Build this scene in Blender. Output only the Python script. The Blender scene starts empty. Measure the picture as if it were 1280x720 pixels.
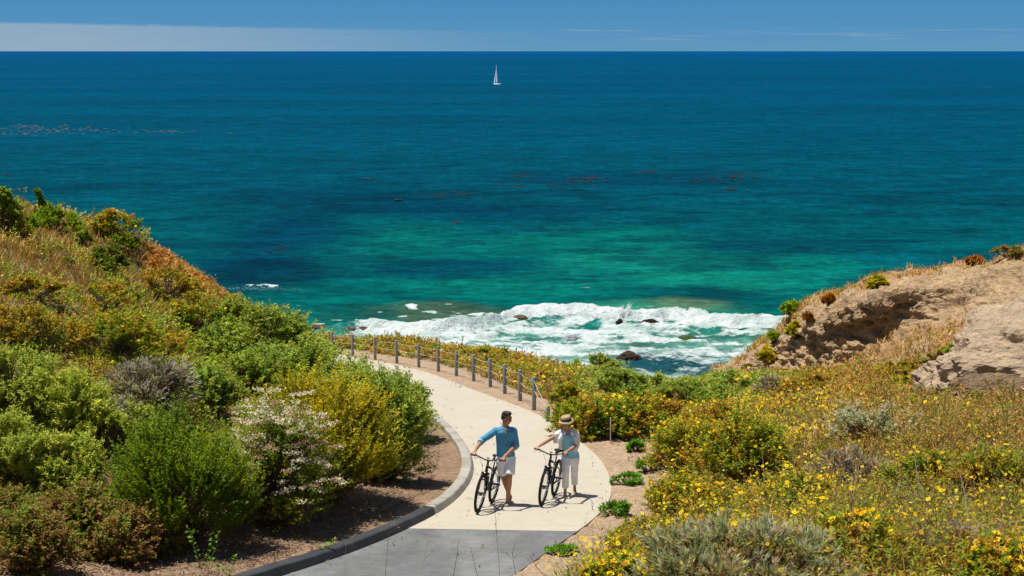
import bpy, bmesh, math, random
import numpy as np
from mathutils import Vector, Matrix

random.seed(11)
rng = np.random.default_rng(11)
scene = bpy.context.scene
COL = scene.collection

# ------------------------------------------------------------------ camera model
F = 1800.0                                   # focal length in pixels of a 1280 px wide frame
TH = math.atan(297.0 / 1800.0)               # pitch below the horizon
CAMZ = 25.0                                  # metres above the sea
CT, ST = math.cos(TH), math.sin(TH)

def ray(px, py):
    u = (px - 640.0) / F; v = (360.0 - py) / F
    return np.array([u, CT + v * ST, -ST + v * CT])

def P(px, py, Y):
    d = ray(px, py); s = Y / d[1]
    return np.array([d[0] * s, Y, CAMZ + d[2] * s])

def sea_pt(px, py):
    d = ray(px, py); s = -CAMZ / d[2]
    return np.array([d[0] * s, d[1] * s, 0.0])

def lin(r, g, b):
    def f(c):
        c /= 255.0
        return c / 12.92 if c <= 0.04045 else ((c + 0.055) / 1.055) ** 2.4
    return np.array([f(r), f(g), f(b)])

# ------------------------------------------------------------------ numpy noise
def _hash(ix, iy, iz, seed):
    h = (ix.astype(np.int64) * 374761393 + iy.astype(np.int64) * 668265263 + iz.astype(np.int64) * 2147483647 + seed * 1274126177) & 0xFFFFFFFF
    h = ((h ^ (h >> 13)) * 1274126177) & 0xFFFFFFFF
    h = (h ^ (h >> 16)) & 0xFFFFFF
    return h / float(0xFFFFFF)

def vnoise(x, y, z=None, seed=0):
    x = np.asarray(x, float); y = np.asarray(y, float)
    z = np.zeros_like(x) if z is None else np.asarray(z, float)
    ix, iy, iz = np.floor(x), np.floor(y), np.floor(z)
    fx, fy, fz = x - ix, y - iy, z - iz
    fx = fx * fx * (3 - 2 * fx); fy = fy * fy * (3 - 2 * fy); fz = fz * fz * (3 - 2 * fz)
    r = 0
    for a in (0, 1):
        wx = fx if a else 1 - fx
        for b in (0, 1):
            wy = fy if b else 1 - fy
            for c in (0, 1):
                wz = fz if c else 1 - fz
                r = r + wx * wy * wz * _hash(ix + a, iy + b, iz + c, seed)
    return r

def fbm(x, y, z=None, seed=0, octv=4, gain=0.5):
    t = 0; amp = 1.0; s = 0
    x = np.asarray(x, float); y = np.asarray(y, float)
    for o in range(octv):
        k = 2.03 ** o
        t = t + amp * vnoise(x * k + o * 17.3, y * k - o * 9.1, None if z is None else np.asarray(z) * k + o * 5.7, seed + o)
        s += amp; amp *= gain
    return t / s

def sstep(a, b, x):
    t = np.clip((np.asarray(x, float) - a) / (b - a), 0, 1)
    return t * t * (3 - 2 * t)

# ------------------------------------------------------------------ tagging
def tag(o, label=None, cat=None, group=None, kind=None):
    if label: o['label'] = label
    if cat: o['category'] = cat
    if group: o['group'] = group
    if kind: o['kind'] = kind
    return o

def link(o, parent=None):
    COL.objects.link(o)
    if parent is not None: o.parent = parent
    return o

def empty(name, loc=(0, 0, 0), rz=0.0, label=None, cat=None, group=None):
    o = bpy.data.objects.new(name, None); COL.objects.link(o)
    o.location = loc; o.rotation_euler = (0, 0, rz); o.empty_display_size = 0.2
    return tag(o, label, cat, group)

def copy_tree(o, parent=None):
    c = o.copy(); COL.objects.link(c)
    if parent is not None: c.parent = parent
    for ch in list(o.children): copy_tree(ch, c)
    return c

def np_mesh(name, verts, faces, mat, parent=None, cols=None, smooth=False, loc=None, extra=None):
    """verts (n,3); faces (m,4) or (m,3) int array; cols (n,3)"""
    verts = np.ascontiguousarray(verts, dtype=np.float32); faces = np.ascontiguousarray(faces, dtype=np.int32)
    me = bpy.data.meshes.new(name)
    n, m, k = len(verts), len(faces), faces.shape[1]
    me.vertices.add(n); me.vertices.foreach_set('co', verts.ravel())
    me.loops.add(m * k); me.loops.foreach_set('vertex_index', faces.ravel())
    me.polygons.add(m); me.polygons.foreach_set('loop_start', np.arange(0, m * k, k, dtype=np.int32))
    me.polygons.foreach_set('use_smooth', np.full(m, bool(smooth)))
    me.update(calc_edges=True)
    if cols is not None:
        a = me.attributes.new('col', 'FLOAT_COLOR', 'POINT')
        c4 = np.ones((n, 4), np.float32); c4[:, :3] = cols
        a.data.foreach_set('color', c4.ravel())
    for nm, arr in (extra or {}).items():
        a = me.attributes.new(nm, 'FLOAT', 'POINT'); a.data.foreach_set('value', np.ascontiguousarray(arr, dtype=np.float32))
    if mat is not None: me.materials.append(mat)
    o = bpy.data.objects.new(name, me)
    if loc is not None: o.location = loc
    return link(o, parent)

def grid_faces(nr, nc):
    i = np.arange(nr * nc).reshape(nr, nc)
    return np.stack([i[:-1, :-1], i[:-1, 1:], i[1:, 1:], i[1:, :-1]], -1).reshape(-1, 4)

# ------------------------------------------------------------------ node helpers
class NT:
    def __init__(s, name):
        s.m = bpy.data.materials.new(name); s.m.use_nodes = True
        s.t = s.m.node_tree; s.t.nodes.clear()
        s.out = s.n('ShaderNodeOutputMaterial')
    def n(s, typ, **kw):
        nd = s.t.nodes.new(typ)
        for k, v in kw.items():
            if k.startswith('_'): setattr(nd, k[1:], v)
            else: s.set(nd, k, v)
        return nd
    def set(s, nd, k, v):
        key = int(k[1:]) if k[0] == 'i' and k[1:].isdigit() else k.replace('__', ' ')
        sock = nd.inputs[key]
        if hasattr(v, 'is_output'): s.t.links.new(v, sock)
        else:
            if isinstance(v, (tuple, list, np.ndarray)) and sock.type == 'RGBA' and len(v) == 3: v = (*[float(q) for q in v], 1.0)
            sock.default_value = v
    def noise(s, vec, scale, detail=4, rough=0.55, dist=0.0):
        return s.n('ShaderNodeTexNoise', Vector=vec, Scale=scale, Detail=detail, Roughness=rough, Distortion=dist).outputs[0]
    def ramp(s, fac, stops, interp='LINEAR'):
        r = s.n('ShaderNodeValToRGB', Fac=fac); cr = r.color_ramp; cr.interpolation = interp
        while len(cr.elements) < len(stops): cr.elements.new(0.5)
        for e, (p, c) in zip(cr.elements, stops):
            e.position = p
            e.color = (c, c, c, 1) if isinstance(c, (int, float)) else (*[float(q) for q in c], 1)
        return r.outputs[0]
    def math(s, op, a, b=0.0, c=0.0, clamp=False):
        nd = s.n('ShaderNodeMath', _operation=op, i0=a, i1=b); nd.use_clamp = clamp
        if op in ('MULTIPLY_ADD', 'SMOOTH_MIN', 'COMPARE'): s.set(nd, 'i2', c)
        return nd.outputs[0]
    def mix(s, fac, a, b, blend='MIX'):
        nd = s.n('ShaderNodeMix', _data_type='RGBA', _blend_type=blend)
        s.set(nd, 'i0', fac); s.set(nd, 'i6', a); s.set(nd, 'i7', b)
        return nd.outputs[2]
    def sstep(s, x, a, b):
        nd = s.n('ShaderNodeMapRange', _interpolation_type='SMOOTHSTEP'); s.set(nd, 'i0', x); s.set(nd, 'i1', a); s.set(nd, 'i2', b)
        return nd.outputs[0]
    def attr(s, name): return s.n('ShaderNodeAttribute', _attribute_name=name)
    def obj(s): return s.n('ShaderNodeTexCoord').outputs['Object']
    def geo(s): return s.n('ShaderNodeNewGeometry').outputs['Position']
    def mapv(s, vec, scale=(1, 1, 1), rot=(0, 0, 0)):
        return s.n('ShaderNodeMapping', Vector=vec, Scale=scale, Rotation=rot).outputs[0]
    def bump(s, h, strength=0.5, dist=0.05, normal=None):
        b = s.n('ShaderNodeBump', Height=h, Strength=strength, Distance=dist)
        if normal is not None: s.set(b, 'Normal', normal)
        return b.outputs[0]
    def pbsdf(s, color, rough=0.6, spec=0.3, metal=0.0, normal=None, **kw):
        b = s.n('ShaderNodeBsdfPrincipled'); s.set(b, 'Base Color', color); s.set(b, 'Roughness', rough)
        s.set(b, 'Specular IOR Level', spec); s.set(b, 'Metallic', metal)
        if normal is not None: s.set(b, 'Normal', normal)
        for k, v in kw.items(): s.set(b, k.replace('_', ' '), v)
        return b.outputs[0]
    def done(s, sh):
        s.t.links.new(sh, s.out.inputs[0]); return s.m

def simple_mat(name, color, rough=0.5, spec=0.4, metal=0.0, var=0.12, scale=25.0):
    t = NT(name); v = t.obj()
    f = t.noise(v, scale, 4)
    c = t.mix(f, tuple(np.array(color) * (1 - var)), tuple(np.minimum(np.array(color) * (1 + var), 0.95)))
    r = t.math('MULTIPLY_ADD', f, 0.15, rough - 0.07)
    return t.done(t.pbsdf(c, r, spec, metal))

# foliage: every leaf, stem and petal takes its own colour from the mesh
def foliage_mat(name, trans=0.36, rough=0.6, spec=0.25):
    t = NT(name); c = t.attr('col').outputs['Color']
    p = t.pbsdf(c, rough, spec)
    tr = t.n('ShaderNodeBsdfTranslucent', Color=t.mix(1.0, c, (1.25, 1.25, 0.6), 'MULTIPLY')).outputs[0]
    mx = t.n('ShaderNodeMixShader', i0=trans, i1=p, i2=tr)
    return t.done(mx.outputs[0])
M_LEAF = foliage_mat('leaf')
M_DRY = foliage_mat('dry_stem', 0.15, 0.8, 0.1)
M_PETAL = foliage_mat('petal', 0.3, 0.6, 0.15)

# ------------------------------------------------------------------ camera, sun, sky
cam = bpy.data.cameras.new('camera'); cam.sensor_width = 36.0; cam.lens = F / 1280.0 * 36.0
cam.clip_start = 0.1; cam.clip_end = 90000.0
co = bpy.data.objects.new('camera', cam); COL.objects.link(co)
co.location = (0, 0, CAMZ); co.rotation_euler = (math.pi / 2 - TH, 0, 0)
scene.camera = co
SUN_EL, SUN_ROT = math.radians(72.5), math.radians(-78)
sd = Vector((math.sin(SUN_ROT) * math.cos(SUN_EL), math.cos(SUN_ROT) * math.cos(SUN_EL), math.sin(SUN_EL)))
sl = bpy.data.lights.new('sun', 'SUN'); sl.energy = 4.85; sl.angle = math.radians(0.5); sl.color = (1.0, 0.95, 0.86)
so = bpy.data.objects.new('sun', sl); COL.objects.link(so); so.location = (0, 0, 120)
so.rotation_euler = (-sd).to_track_quat('-Z', 'Y').to_euler()

w = bpy.data.worlds.new('World'); scene.world = w; w.use_nodes = True
wt = w.node_tree; wt.nodes.clear()
class WN(NT):
    def __init__(s): s.t = wt
W = WN()
wo = W.n('ShaderNodeOutputWorld'); bg = W.n('ShaderNodeBackground', Strength=0.066)
sky = W.n('ShaderNodeTexSky'); sky.sky_type = 'NISHITA'; sky.sun_disc = False
sky.sun_elevation = SUN_EL; sky.sun_rotation = SUN_ROT; sky.air_density = 1.0; sky.dust_density = 0.2; sky.ozone_density = 3.0
gen = W.n('ShaderNodeTexCoord').outputs['Generated']
sx = W.n('ShaderNodeSeparateXYZ', Vector=gen)
X_, Y_, Z_ = sx.outputs
# deep clear blue low over the sea (thin clean air), easing into the physical sky higher up
low = W.ramp(W.math('MULTIPLY', Z_, 12.0, clamp=True), [(0.0, lin(97, 152, 190) * 12.4 / 1.0), (0.16, lin(86, 147, 191) * 12.4), (0.45, lin(74, 139, 189) * 12.4), (1.0, lin(64, 130, 190) * 12.4)])
c0 = W.mix(W.sstep(Z_, 0.06, 0.40), low, sky.outputs[0])
# a low bank of stratus on the left horizon and wisps thinning out to the right
az = W.math('DIVIDE', X_, W.math('MAXIMUM', Y_, 0.05))
cv = W.n('ShaderNodeCombineXYZ', X=W.math('MULTIPLY', az, 14.0), Y=W.math('MULTIPLY', Z_, 420.0), Z=0.0).outputs[0]
nz = W.noise(cv, 1.0, 6, 0.6)
cv2 = W.n('ShaderNodeCombineXYZ', X=W.math('MULTIPLY', az, 60.0), Y=W.math('MULTIPLY', Z_, 300.0), Z=3.0).outputs[0]
nz2 = W.noise(cv2, 1.0, 5, 0.6)
top = W.math('ADD', W.math('MULTIPLY_ADD', az, -0.0140, 0.0138), W.math('MULTIPLY', W.math('SUBTRACT', nz2, 0.5), 0.0034))
inside = W.sstep(W.math('SUBTRACT', top, Z_), -0.0003, 0.0022)
fade = W.math('SUBTRACT', 1.0, W.sstep(az, -0.33, 0.06))
body = W.math('MULTIPLY', W.math('MULTIPLY', inside, fade), W.math('MULTIPLY_ADD', nz, 0.5, 0.55), clamp=True)
ww = W.math('MULTIPLY', W.sstep(nz, 0.50, 0.78), W.math('MULTIPLY', W.sstep(Z_, 0.004, 0.009), W.math('SUBTRACT', 1.0, W.sstep(Z_, 0.0125, 0.0165))))
wisp = W.math('MULTIPLY', ww, W.math('SUBTRACT', 0.75, W.math('MULTIPLY', W.sstep(az, -0.05, 0.5), 0.35)))
cf = W.math('MAXIMUM', W.math('MULTIPLY', body, 0.62), W.math('MULTIPLY', wisp, 0.7), clamp=True)
front = W.sstep(Y_, 0.0, 0.3)
c1 = W.mix(W.math('MULTIPLY', cf, front), c0, tuple(lin(178, 190, 198) * 12.4))
W.set(bg, 'Color', c1); wt.links.new(bg.outputs[0], wo.inputs[0])

scene.view_settings.view_transform = 'Standard'; scene.view_settings.look = 'None'
scene.view_settings.exposure = 0.28; scene.view_settings.gamma = 1.0
scene.view_settings.use_curve_mapping = False
scene.render.engine = 'CYCLES'
scene.cycles.use_denoising = True
scene.cycles.max_bounces = 6; scene.cycles.diffuse_bounces = 4; scene.cycles.glossy_bounces = 2
scene.cycles.transmission_bounces = 4; scene.cycles.transparent_max_bounces = 6
# ================================================================== THE SETTING
# ---- path surface height by distance (the path runs downhill towards the sea)
_pk = np.array([(0, 4.2), (8, 5.6), (14, 6.6), (18, 7.22), (21, 7.72), (25, 8.32), (30, 8.98), (36, 9.55), (39, 9.85), (46, 10.88), (52, 11.72), (60, 12.85), (66, 13.7), (80, 15.6)])
_py = np.arange(0, 80, 0.25); _pd = np.interp(_py, _pk[:, 0], _pk[:, 1])
_k = np.hanning(25); _k /= _k.sum(); _pd = np.convolve(np.pad(_pd, 12, mode='edge'), _k, 'valid')
def zpath(Y): return CAMZ - np.interp(Y, _py, _pd)

def on_path(px, py):
    d = ray(px, py); s = np.arange(8, 80, 0.02)
    g = CAMZ + d[2] * s - zpath(d[1] * s)
    i = np.argmax(g < 0)
    return np.array([d[0] * s[i], d[1] * s[i], zpath(d[1] * s[i])])

def resample(pts, n):
    pts = np.asarray(pts, float); d = np.r_[0, np.cumsum(np.linalg.norm(np.diff(pts, axis=0), axis=1))]
    t = np.linspace(0, d[-1], n)
    return np.stack([np.interp(t, d, pts[:, k]) for k in range(pts.shape[1])], 1)

def smooth_line(pts, n, it=40):
    p = resample(pts, n)
    for _ in range(it):
        q = p.copy(); q[1:-1] = 0.5 * p[1:-1] + 0.25 * (p[:-2] + p[2:]); p = q
    return resample(p, n)

L_PX = [(345, 722), (430, 694), (470, 679), (508, 661), (545, 644), (572, 624), (588, 604), (593, 587), (590, 570), (580, 553), (566, 538), (548, 522)]
R_PX = [(640, 722), (676, 694), (722, 664), (750, 643), (766, 621), (764, 600), (755, 578), (738, 561), (722, 550), (690, 527), (665, 515), (640, 505), (610, 494), (580, 482.5), (555, 473), (535, 465.5), (510, 458.5), (490, 454.5), (470, 451)]
Lw = np.array([on_path(*p) for p in L_PX]); Rw = np.array([on_path(*p) for p in R_PX])
# the hidden stretch behind the shrubs: keep the path about 3 m wide
rt = np.gradient(Rw[:, :2], axis=0); rt /= np.linalg.norm(rt, axis=1)[:, None]
off = Rw[:, :2] + np.stack([-rt[:, 1], rt[:, 0]], 1) * 2.9
Lfar = np.array([[*o, zpath(o[1])] for o in off[12:]])
Lfar = Lfar[Lfar[:, 1] > Lw[-1, 1] + 2.0]
ext = np.array([[-6.5, 5.0], [-3.0, 5.0]])
d_end = rt[-1]
Rend = np.array([[*(Rw[-1, :2] + d_end * k), 0] for k in (4, 8)]); Lend = np.array([[*(Lfar[-1, :2] + d_end * k), 0] for k in (4, 8)])
L_all = np.vstack([[[-9.6, 6, 0]], [[-6.4, 14, 0]], Lw, Lfar, Lend]); R_all = np.vstack([[[-5.6, 6, 0]], [[-2.7, 14, 0]], Rw, Rend])
L_all[:, 2] = zpath(L_all[:, 1]); R_all[:, 2] = zpath(R_all[:, 1])
Ls = smooth_line(L_all, 260, 25); Rs = smooth_line(R_all, 260, 25)
# seam between asphalt and concrete
seam_l, seam_r = on_path(507, 661), on_path(727, 663.5)
def part_line(line, p):
    return int(np.argmin(np.linalg.norm(line[:, :2] - p[:2], axis=1)))
iL, iR = part_line(Ls, seam_l), part_line(Rs, seam_r)
Lasph, Rasph = resample(Ls[:iL + 1], 60), resample(Rs[:iR + 1], 60)
Lconc, Rconc = resample(Ls[iL:], 200), resample(Rs[iR:], 200)

# ---- terrain: thin-plate surface through surveyed points
tp = []
def C(px, py, Y, dz=0.0): p = P(px, py, Y); tp.append((p[0], p[1], p[2] + dz))
for i in range(0, 260, 14):
    tp.append(tuple(Ls[i])); tp.append(tuple(Rs[i]))
# left bank and hill
for a in [(470, 600, 28), (560, 560, 31.5), (300, 690, 21.6), (200, 712, 20.3), (250, 665, 22.6), (400, 640, 24.2), (60, 640, 21.5), (0, 620, 21.5),
          (0, 510, 25), (100, 520, 25.5), (200, 520, 27), (150, 455, 28.5), (20, 420, 28), (100, 400, 31.5), (50, 335, 35), (0, 338, 33), (0, 296, 37), (60, 296, 40),
          (110, 304, 42), (180, 316, 43.5), (240, 347, 47), (285, 378, 50), (150, 350, 38), (200, 400, 38), (230, 450, 35),
          (300, 440, 43), (330, 415, 49), (395, 440, 53), (340, 520, 34), (300, 560, 27.5), (370, 560, 29.5), (470, 560, 32), (420, 500, 41), (490, 520, 37), (400, 600, 26), (430, 470, 48)]:
    C(*a)
# strip beyond the fence, down to the edge of the bluff
for a in [(470, 436, 64), (415, 430, 66), (560, 440, 64), (640, 452, 61), (700, 465, 57), (690, 500, 47), (740, 530, 38), (800, 530, 36), (780, 500, 46), (760, 470, 60), (820, 487, 60), (850, 500, 50),
          (900, 482, 62), (870, 490, 58)]:
    C(*a, -0.15 if a[0] < 740 else -0.6)
# right verge and meadow
for a in [(770, 640, 26.2), (780, 590, 29.8), (790, 570, 31.5), (735, 690, 21.9), (760, 720, 19.2), (800, 690, 18.6), (850, 660, 18.2), (800, 720, 16.5), (900, 720, 12.2), (1100, 720, 9.6), (1280, 720, 9.0), (1000, 650, 14.2), (1200, 640, 13.0),
          (860, 600, 23), (1100, 590, 19), (1280, 590, 17.5), (950, 575, 22.0), (850, 550, 30), (1000, 532, 34), (1150, 532, 28), (1280, 532, 26), (1000, 492, 56), (950, 488, 63), (1100, 500, 44), (1180, 508, 43), (1280, 508, 42), (1100, 484, 56), (1200, 478, 54)]:
    C(*a)
# outside the frame (metres)
tp += [(0, -12, 23.6), (0, 0, 23.3), (0, 5, 22.3), (3, 6, 22.5), (-1.5, 9, 21.2), (8, 5, 23.1), (20, 10, 22.6), (30, -10, 25), (-12, 6, 20.4), (-14, -8, 22.5), (-22, 12, 22.8), (-18, 22, 20.8), (-24, 34, 20.9), (-32, 20, 22.5), (-38, 45, 19.5),
       (-28, 50, 19), (-22, 58, 15.5), (22, 30, 18.4), (28, 45, 15.0), (40, 30, 19.5), (34, 60, 12.5), (45, 70, 11.5), (24, 66, 10.6), (-45, 0, 27), (50, 0, 26), (-26, 64, 12), (-14, 66, 11.6), (0, 72, 9.8), (12, 74, 8.0)]
tp = np.array(tp)
def tps_fit(pts, lam=0.4):
    n = len(pts); d = np.linalg.norm(pts[:, None, :2] - pts[None, :, :2], axis=2)
    K = np.where(d > 0, d * d * np.log(np.maximum(d, 1e-9)), 0) + lam * np.eye(n)
    Pm = np.c_[np.ones(n), pts[:, :2]]
    A = np.block([[K, Pm], [Pm.T, np.zeros((3, 3))]])
    return np.linalg.solve(A, np.r_[pts[:, 2], 0, 0, 0])
_w = tps_fit(tp)
def tps(x, y):
    out = _w[-3] + _w[-2] * x + _w[-1] * y
    for i in range(len(tp)):
        r2 = (x - tp[i, 0]) ** 2 + (y - tp[i, 1]) ** 2
        out = out + _w[i] * 0.5 * r2 * np.log(np.maximum(r2, 1e-12))
    return out
GX0, GX1, GY0, GY1, GS = -46.0, 54.0, -14.0, 100.0, 0.25
gx = np.arange(GX0, GX1 + 1e-6, GS); gy = np.arange(GY0, GY1 + 1e-6, GS)
GXX, GYY = np.meshgrid(gx, gy)
H = tps(GXX, GYY)
ctr = np.vstack([(Ls + Rs) / 2])
# distance to the path polygon, sampled between its two edges
mind = np.full(H.shape, 1e9)
for k in np.linspace(0, 1, 7):
    ln = Ls * (1 - k) + Rs * k
    for p in ln[::2]:
        if p[1] > 90: continue
        i0, i1 = max(0, int((p[0] - 4 - GX0) / GS)), int((p[0] + 4 - GX0) / GS) + 1
        j0, j1 = max(0, int((p[1] - 4 - GY0) / GS)), int((p[1] + 4 - GY0) / GS) + 1
        sl_ = (slice(j0, j1), slice(i0, i1))
        mind[sl_] = np.minimum(mind[sl_], np.hypot(GXX[sl_] - p[0], GYY[sl_] - p[1]))
mind_in = np.full(H.shape, 1e9)
for k in np.linspace(0.1, 0.9, 13):
    ln = Ls * (1 - k) + Rs * k
    for p in ln:
        if p[1] > 90: continue
        i0, i1 = max(0, int((p[0] - 0.6 - GX0) / GS)), int((p[0] + 0.6 - GX0) / GS) + 1
        j0, j1 = max(0, int((p[1] - 0.6 - GY0) / GS)), int((p[1] + 0.6 - GY0) / GS) + 1
        sl_ = (slice(j0, j1), slice(i0, i1))
        mind_in[sl_] = np.minimum(mind_in[sl_], np.hypot(GXX[sl_] - p[0], GYY[sl_] - p[1]))
blend = 1 - sstep(0.75, 3.0, mind)
ZP = zpath(GYY)
rough = (fbm(GXX * 0.45, GYY * 0.45, seed=3) - 0.5) * 0.55 + (fbm(GXX * 1.6, GYY * 1.6, seed=5) - 0.5) * 0.22
H = H + rough * (1 - blend)
H = H * (1 - blend) + (ZP - 0.010 + 0.04 * sstep(0.5, 1.6, mind)) * blend
H = np.where(mind_in < 0.26, np.minimum(H, ZP - 0.05), H)
edge = np.interp(GXX, [-46, -30, -20, -14, -9, -4, 0, 4, 8, 12, 20, 54], [66, 60, 58, 62, 68.5, 69, 66.5, 65.5, 66, 70, 86, 92])
edge = edge + (fbm(GXX * 0.3, GXX * 0 + 3, seed=8) - 0.5) * 2.5
H = H - np.maximum(GYY - edge, 0) ** 1.25 * 0.9
H = np.maximum(H, -3.0)

def ground(x, y):
    x = np.asarray(x, float); y = np.asarray(y, float)
    fx = np.clip((x - GX0) / GS, 0, len(gx) - 1.001); fy = np.clip((y - GY0) / GS, 0, len(gy) - 1.001)
    ix, iy = fx.astype(int), fy.astype(int); tx, ty = fx - ix, fy - iy
    return (H[iy, ix] * (1 - tx) + H[iy, ix + 1] * tx) * (1 - ty) + (H[iy + 1, ix] * (1 - tx) + H[iy + 1, ix + 1] * tx) * ty
def path_dist(x, y):
    ix = np.clip(((np.asarray(x) - GX0) / GS).round().astype(int), 0, len(gx) - 1); iy = np.clip(((np.asarray(y) - GY0) / GS).round().astype(int), 0, len(gy) - 1)
    return mind[iy, ix]
def T(px, py, ymin=6.0):
    """first point of the ground seen at a pixel of the photograph"""
    d = ray(px, py); s = np.arange(ymin, 95, 0.04)
    g = CAMZ + d[2] * s - ground(d[0] * s, d[1] * s)
    hit = np.nonzero(g < 0)[0]
    i = hit[0] if len(hit) else len(s) - 1
    x, y = d[0] * s[i], d[1] * s[i]
    return np.array([x, y, float(ground(x, y))])
def proj(p):
    p = np.atleast_2d(p); dz = p[:, 2] - CAMZ
    f = p[:, 1] * CT - dz * ST; u = p[:, 1] * ST + dz * CT
    return np.stack([640 + F * p[:, 0] / np.maximum(f, 0.1), 360 - F * u / np.maximum(f, 0.1)], 1)

# ---- ground colours (what the soil is): bark mulch left of the path, sandy verge right, dry litter elsewhere
gp = proj(np.stack([GXX.ravel(), GYY.ravel(), H.ravel()], 1)).reshape(H.shape + (2,))
mulch = (1 - sstep(2.3, 3.6, mind)) * (GXX < (np.interp(GYY, ctr[:, 1], ctr[:, 0])))
sandy = (1 - sstep(1.2, 2.6, mind)) * (GXX >= (np.interp(GYY, ctr[:, 1], ctr[:, 0])))
gn = fbm(GXX * 0.8, GYY * 0.8, seed=21); gn2 = fbm(GXX * 2.6, GYY * 2.6, seed=23)
c_dry = np.array([0.15, 0.098, 0.05]); c_tan = np.array([0.31, 0.21, 0.12]); c_olive = np.array([0.10, 0.085, 0.035])
gc = c_dry[None, None] * (0.75 + 0.5 * gn2[..., None])
k = sstep(0.45, 0.7, gn)[..., None]; gc = gc * (1 - k) + c_tan * k
k = sstep(0.5, 0.75, fbm(GXX * 0.35, GYY * 0.35, seed=27))[..., None] * 0.7; gc = gc * (1 - k) + c_olive * k
k = mulch[..., None]; gc = gc * (1 - k) + np.array([0.27, 0.18, 0.112]) * (0.8 + 0.4 * gn2[..., None]) * k
k = sandy[..., None]; gc = gc * (1 - k) + np.array([0.40, 0.285, 0.185]) * (0.75 + 0.45 * gn2[..., None]) * k
t = NT('ground'); v = t.geo(); ac = t.attr('col').outputs['Color']
n1 = t.noise(v, 9.0, 6, 0.65); n2 = t.noise(v, 45.0, 4, 0.6)
c = t.mix(1.0, ac, t.ramp(n1, [(0.25, 0.55), (0.5, 1.0), (0.75, 1.4)]), 'MULTIPLY')
c = t.mix(1.0, c, t.ramp(n2, [(0.3, 0.6), (0.7, 1.35)]), 'MULTIPLY')
M_GROUND = t.done(t.pbsdf(c, 0.95, 0.1, normal=t.bump(t.math('ADD', n1, t.math('MULTIPLY', n2, 0.5)), 0.7, 0.06)))
tag(np_mesh('ground', np.stack([GXX.ravel(), GYY.ravel(), H.ravel()], 1), grid_faces(*H.shape), M_GROUND, cols=gc.reshape(-1, 3), smooth=True), kind='structure')

# ---- path, road, kerbs
def ribbon(name, Lp, Rp, mat, lift=0.0, skirt=0.12, nc=9):
    rows = []
    for l, r in zip(Lp, Rp):
        row = [l * (1 - k) + r * k for k in np.linspace(0, 1, nc)]
        row = [np.array([q[0], q[1], zpath(q[1]) + lift]) for q in row]
        row = [row[0] - [0, 0, skirt]] + row + [row[-1] - [0, 0, skirt]]
        rows.append(row)
    v = np.array(rows); return tag(np_mesh(name, v.reshape(-1, 3), grid_faces(v.shape[0], v.shape[1]), mat, smooth=False), kind='structure')
t = NT('concrete'); v = t.geo()
nl = t.noise(v, 0.55, 5, 0.6); nm = t.noise(v, 4.0, 5, 0.6); nf = t.noise(v, 90.0, 3, 0.6)
c = t.mix(nl, (0.435, 0.385, 0.30), (0.52, 0.47, 0.38))
c = t.mix(1.0, c, t.ramp(nm, [(0.25, 0.94), (0.6, 1.01), (0.9, 1.04)]), 'MULTIPLY')
c = t.mix(1.0, c, t.ramp(nf, [(0.3, 0.9), (0.7, 1.06)]), 'MULTIPLY')
st = t.sstep(t.noise(v, 0.8, 6, 0.7), 0.60, 0.80)
c = t.mix(t.math('MULTIPLY', st, 0.20), c, (0.30, 0.24, 0.18))
vor = t.n('ShaderNodeTexVoronoi', _feature='DISTANCE_TO_EDGE', Vector=t.n('ShaderNodeVectorMath', _operation='ADD', i0=v, i1=t.n('ShaderNodeTexNoise', Vector=v, Scale=1.3, Detail=5.0).outputs[1]).outputs[0], Scale=0.16).outputs[0]
jt = t.math('FRACT', t.math('MULTIPLY', t.n('ShaderNodeSeparateXYZ', Vector=v).outputs[1], 0.29))
c = t.mix(t.math('MULTIPLY', t.math('SUBTRACT', 1.0, t.sstep(jt, 0.0, 0.008)), 0.35), c, (0.2, 0.16, 0.12))
crk = t.math('SUBTRACT', 1.0, t.sstep(vor, 0.0, 0.0035))
c = t.mix(t.math('MULTIPLY', crk, 0.18), c, (0.16, 0.13, 0.10))
M_CONC = t.done(t.pbsdf(c, 0.88, 0.2, normal=t.bump(t.math('ADD', nf, t.math('MULTIPLY', nm, 0.6)), 0.25, 0.01)))
t = NT('asphalt'); v = t.geo()
nl = t.noise(t.mapv(v, (0.8, 0.35, 1), (0, 0, 0.6)), 1.0, 6, 0.65); nf = t.noise(v, 110.0, 3, 0.6); nm = t.noise(v, 5.0, 5, 0.65)
c = t.ramp(nl, [(0.3, (0.115, 0.12, 0.12)), (0.5, (0.175, 0.178, 0.174)), (0.72, (0.26, 0.255, 0.24))])
c = t.mix(1.0, c, t.ramp(nf, [(0.3, 0.75), (0.7, 1.2)]), 'MULTIPLY'); c = t.mix(1.0, c, t.ramp(nm, [(0.25, 0.8), (0.75, 1.15)]), 'MULTIPLY')
M_ASPH = t.done(t.pbsdf(c, 0.85, 0.25, normal=t.bump(nf, 0.4, 0.01)))
ribbon('concrete_path', Lconc, Rconc, M_CONC)
ribbon('asphalt_road', Lasph, Rasph, M_ASPH, lift=-0.004)

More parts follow.
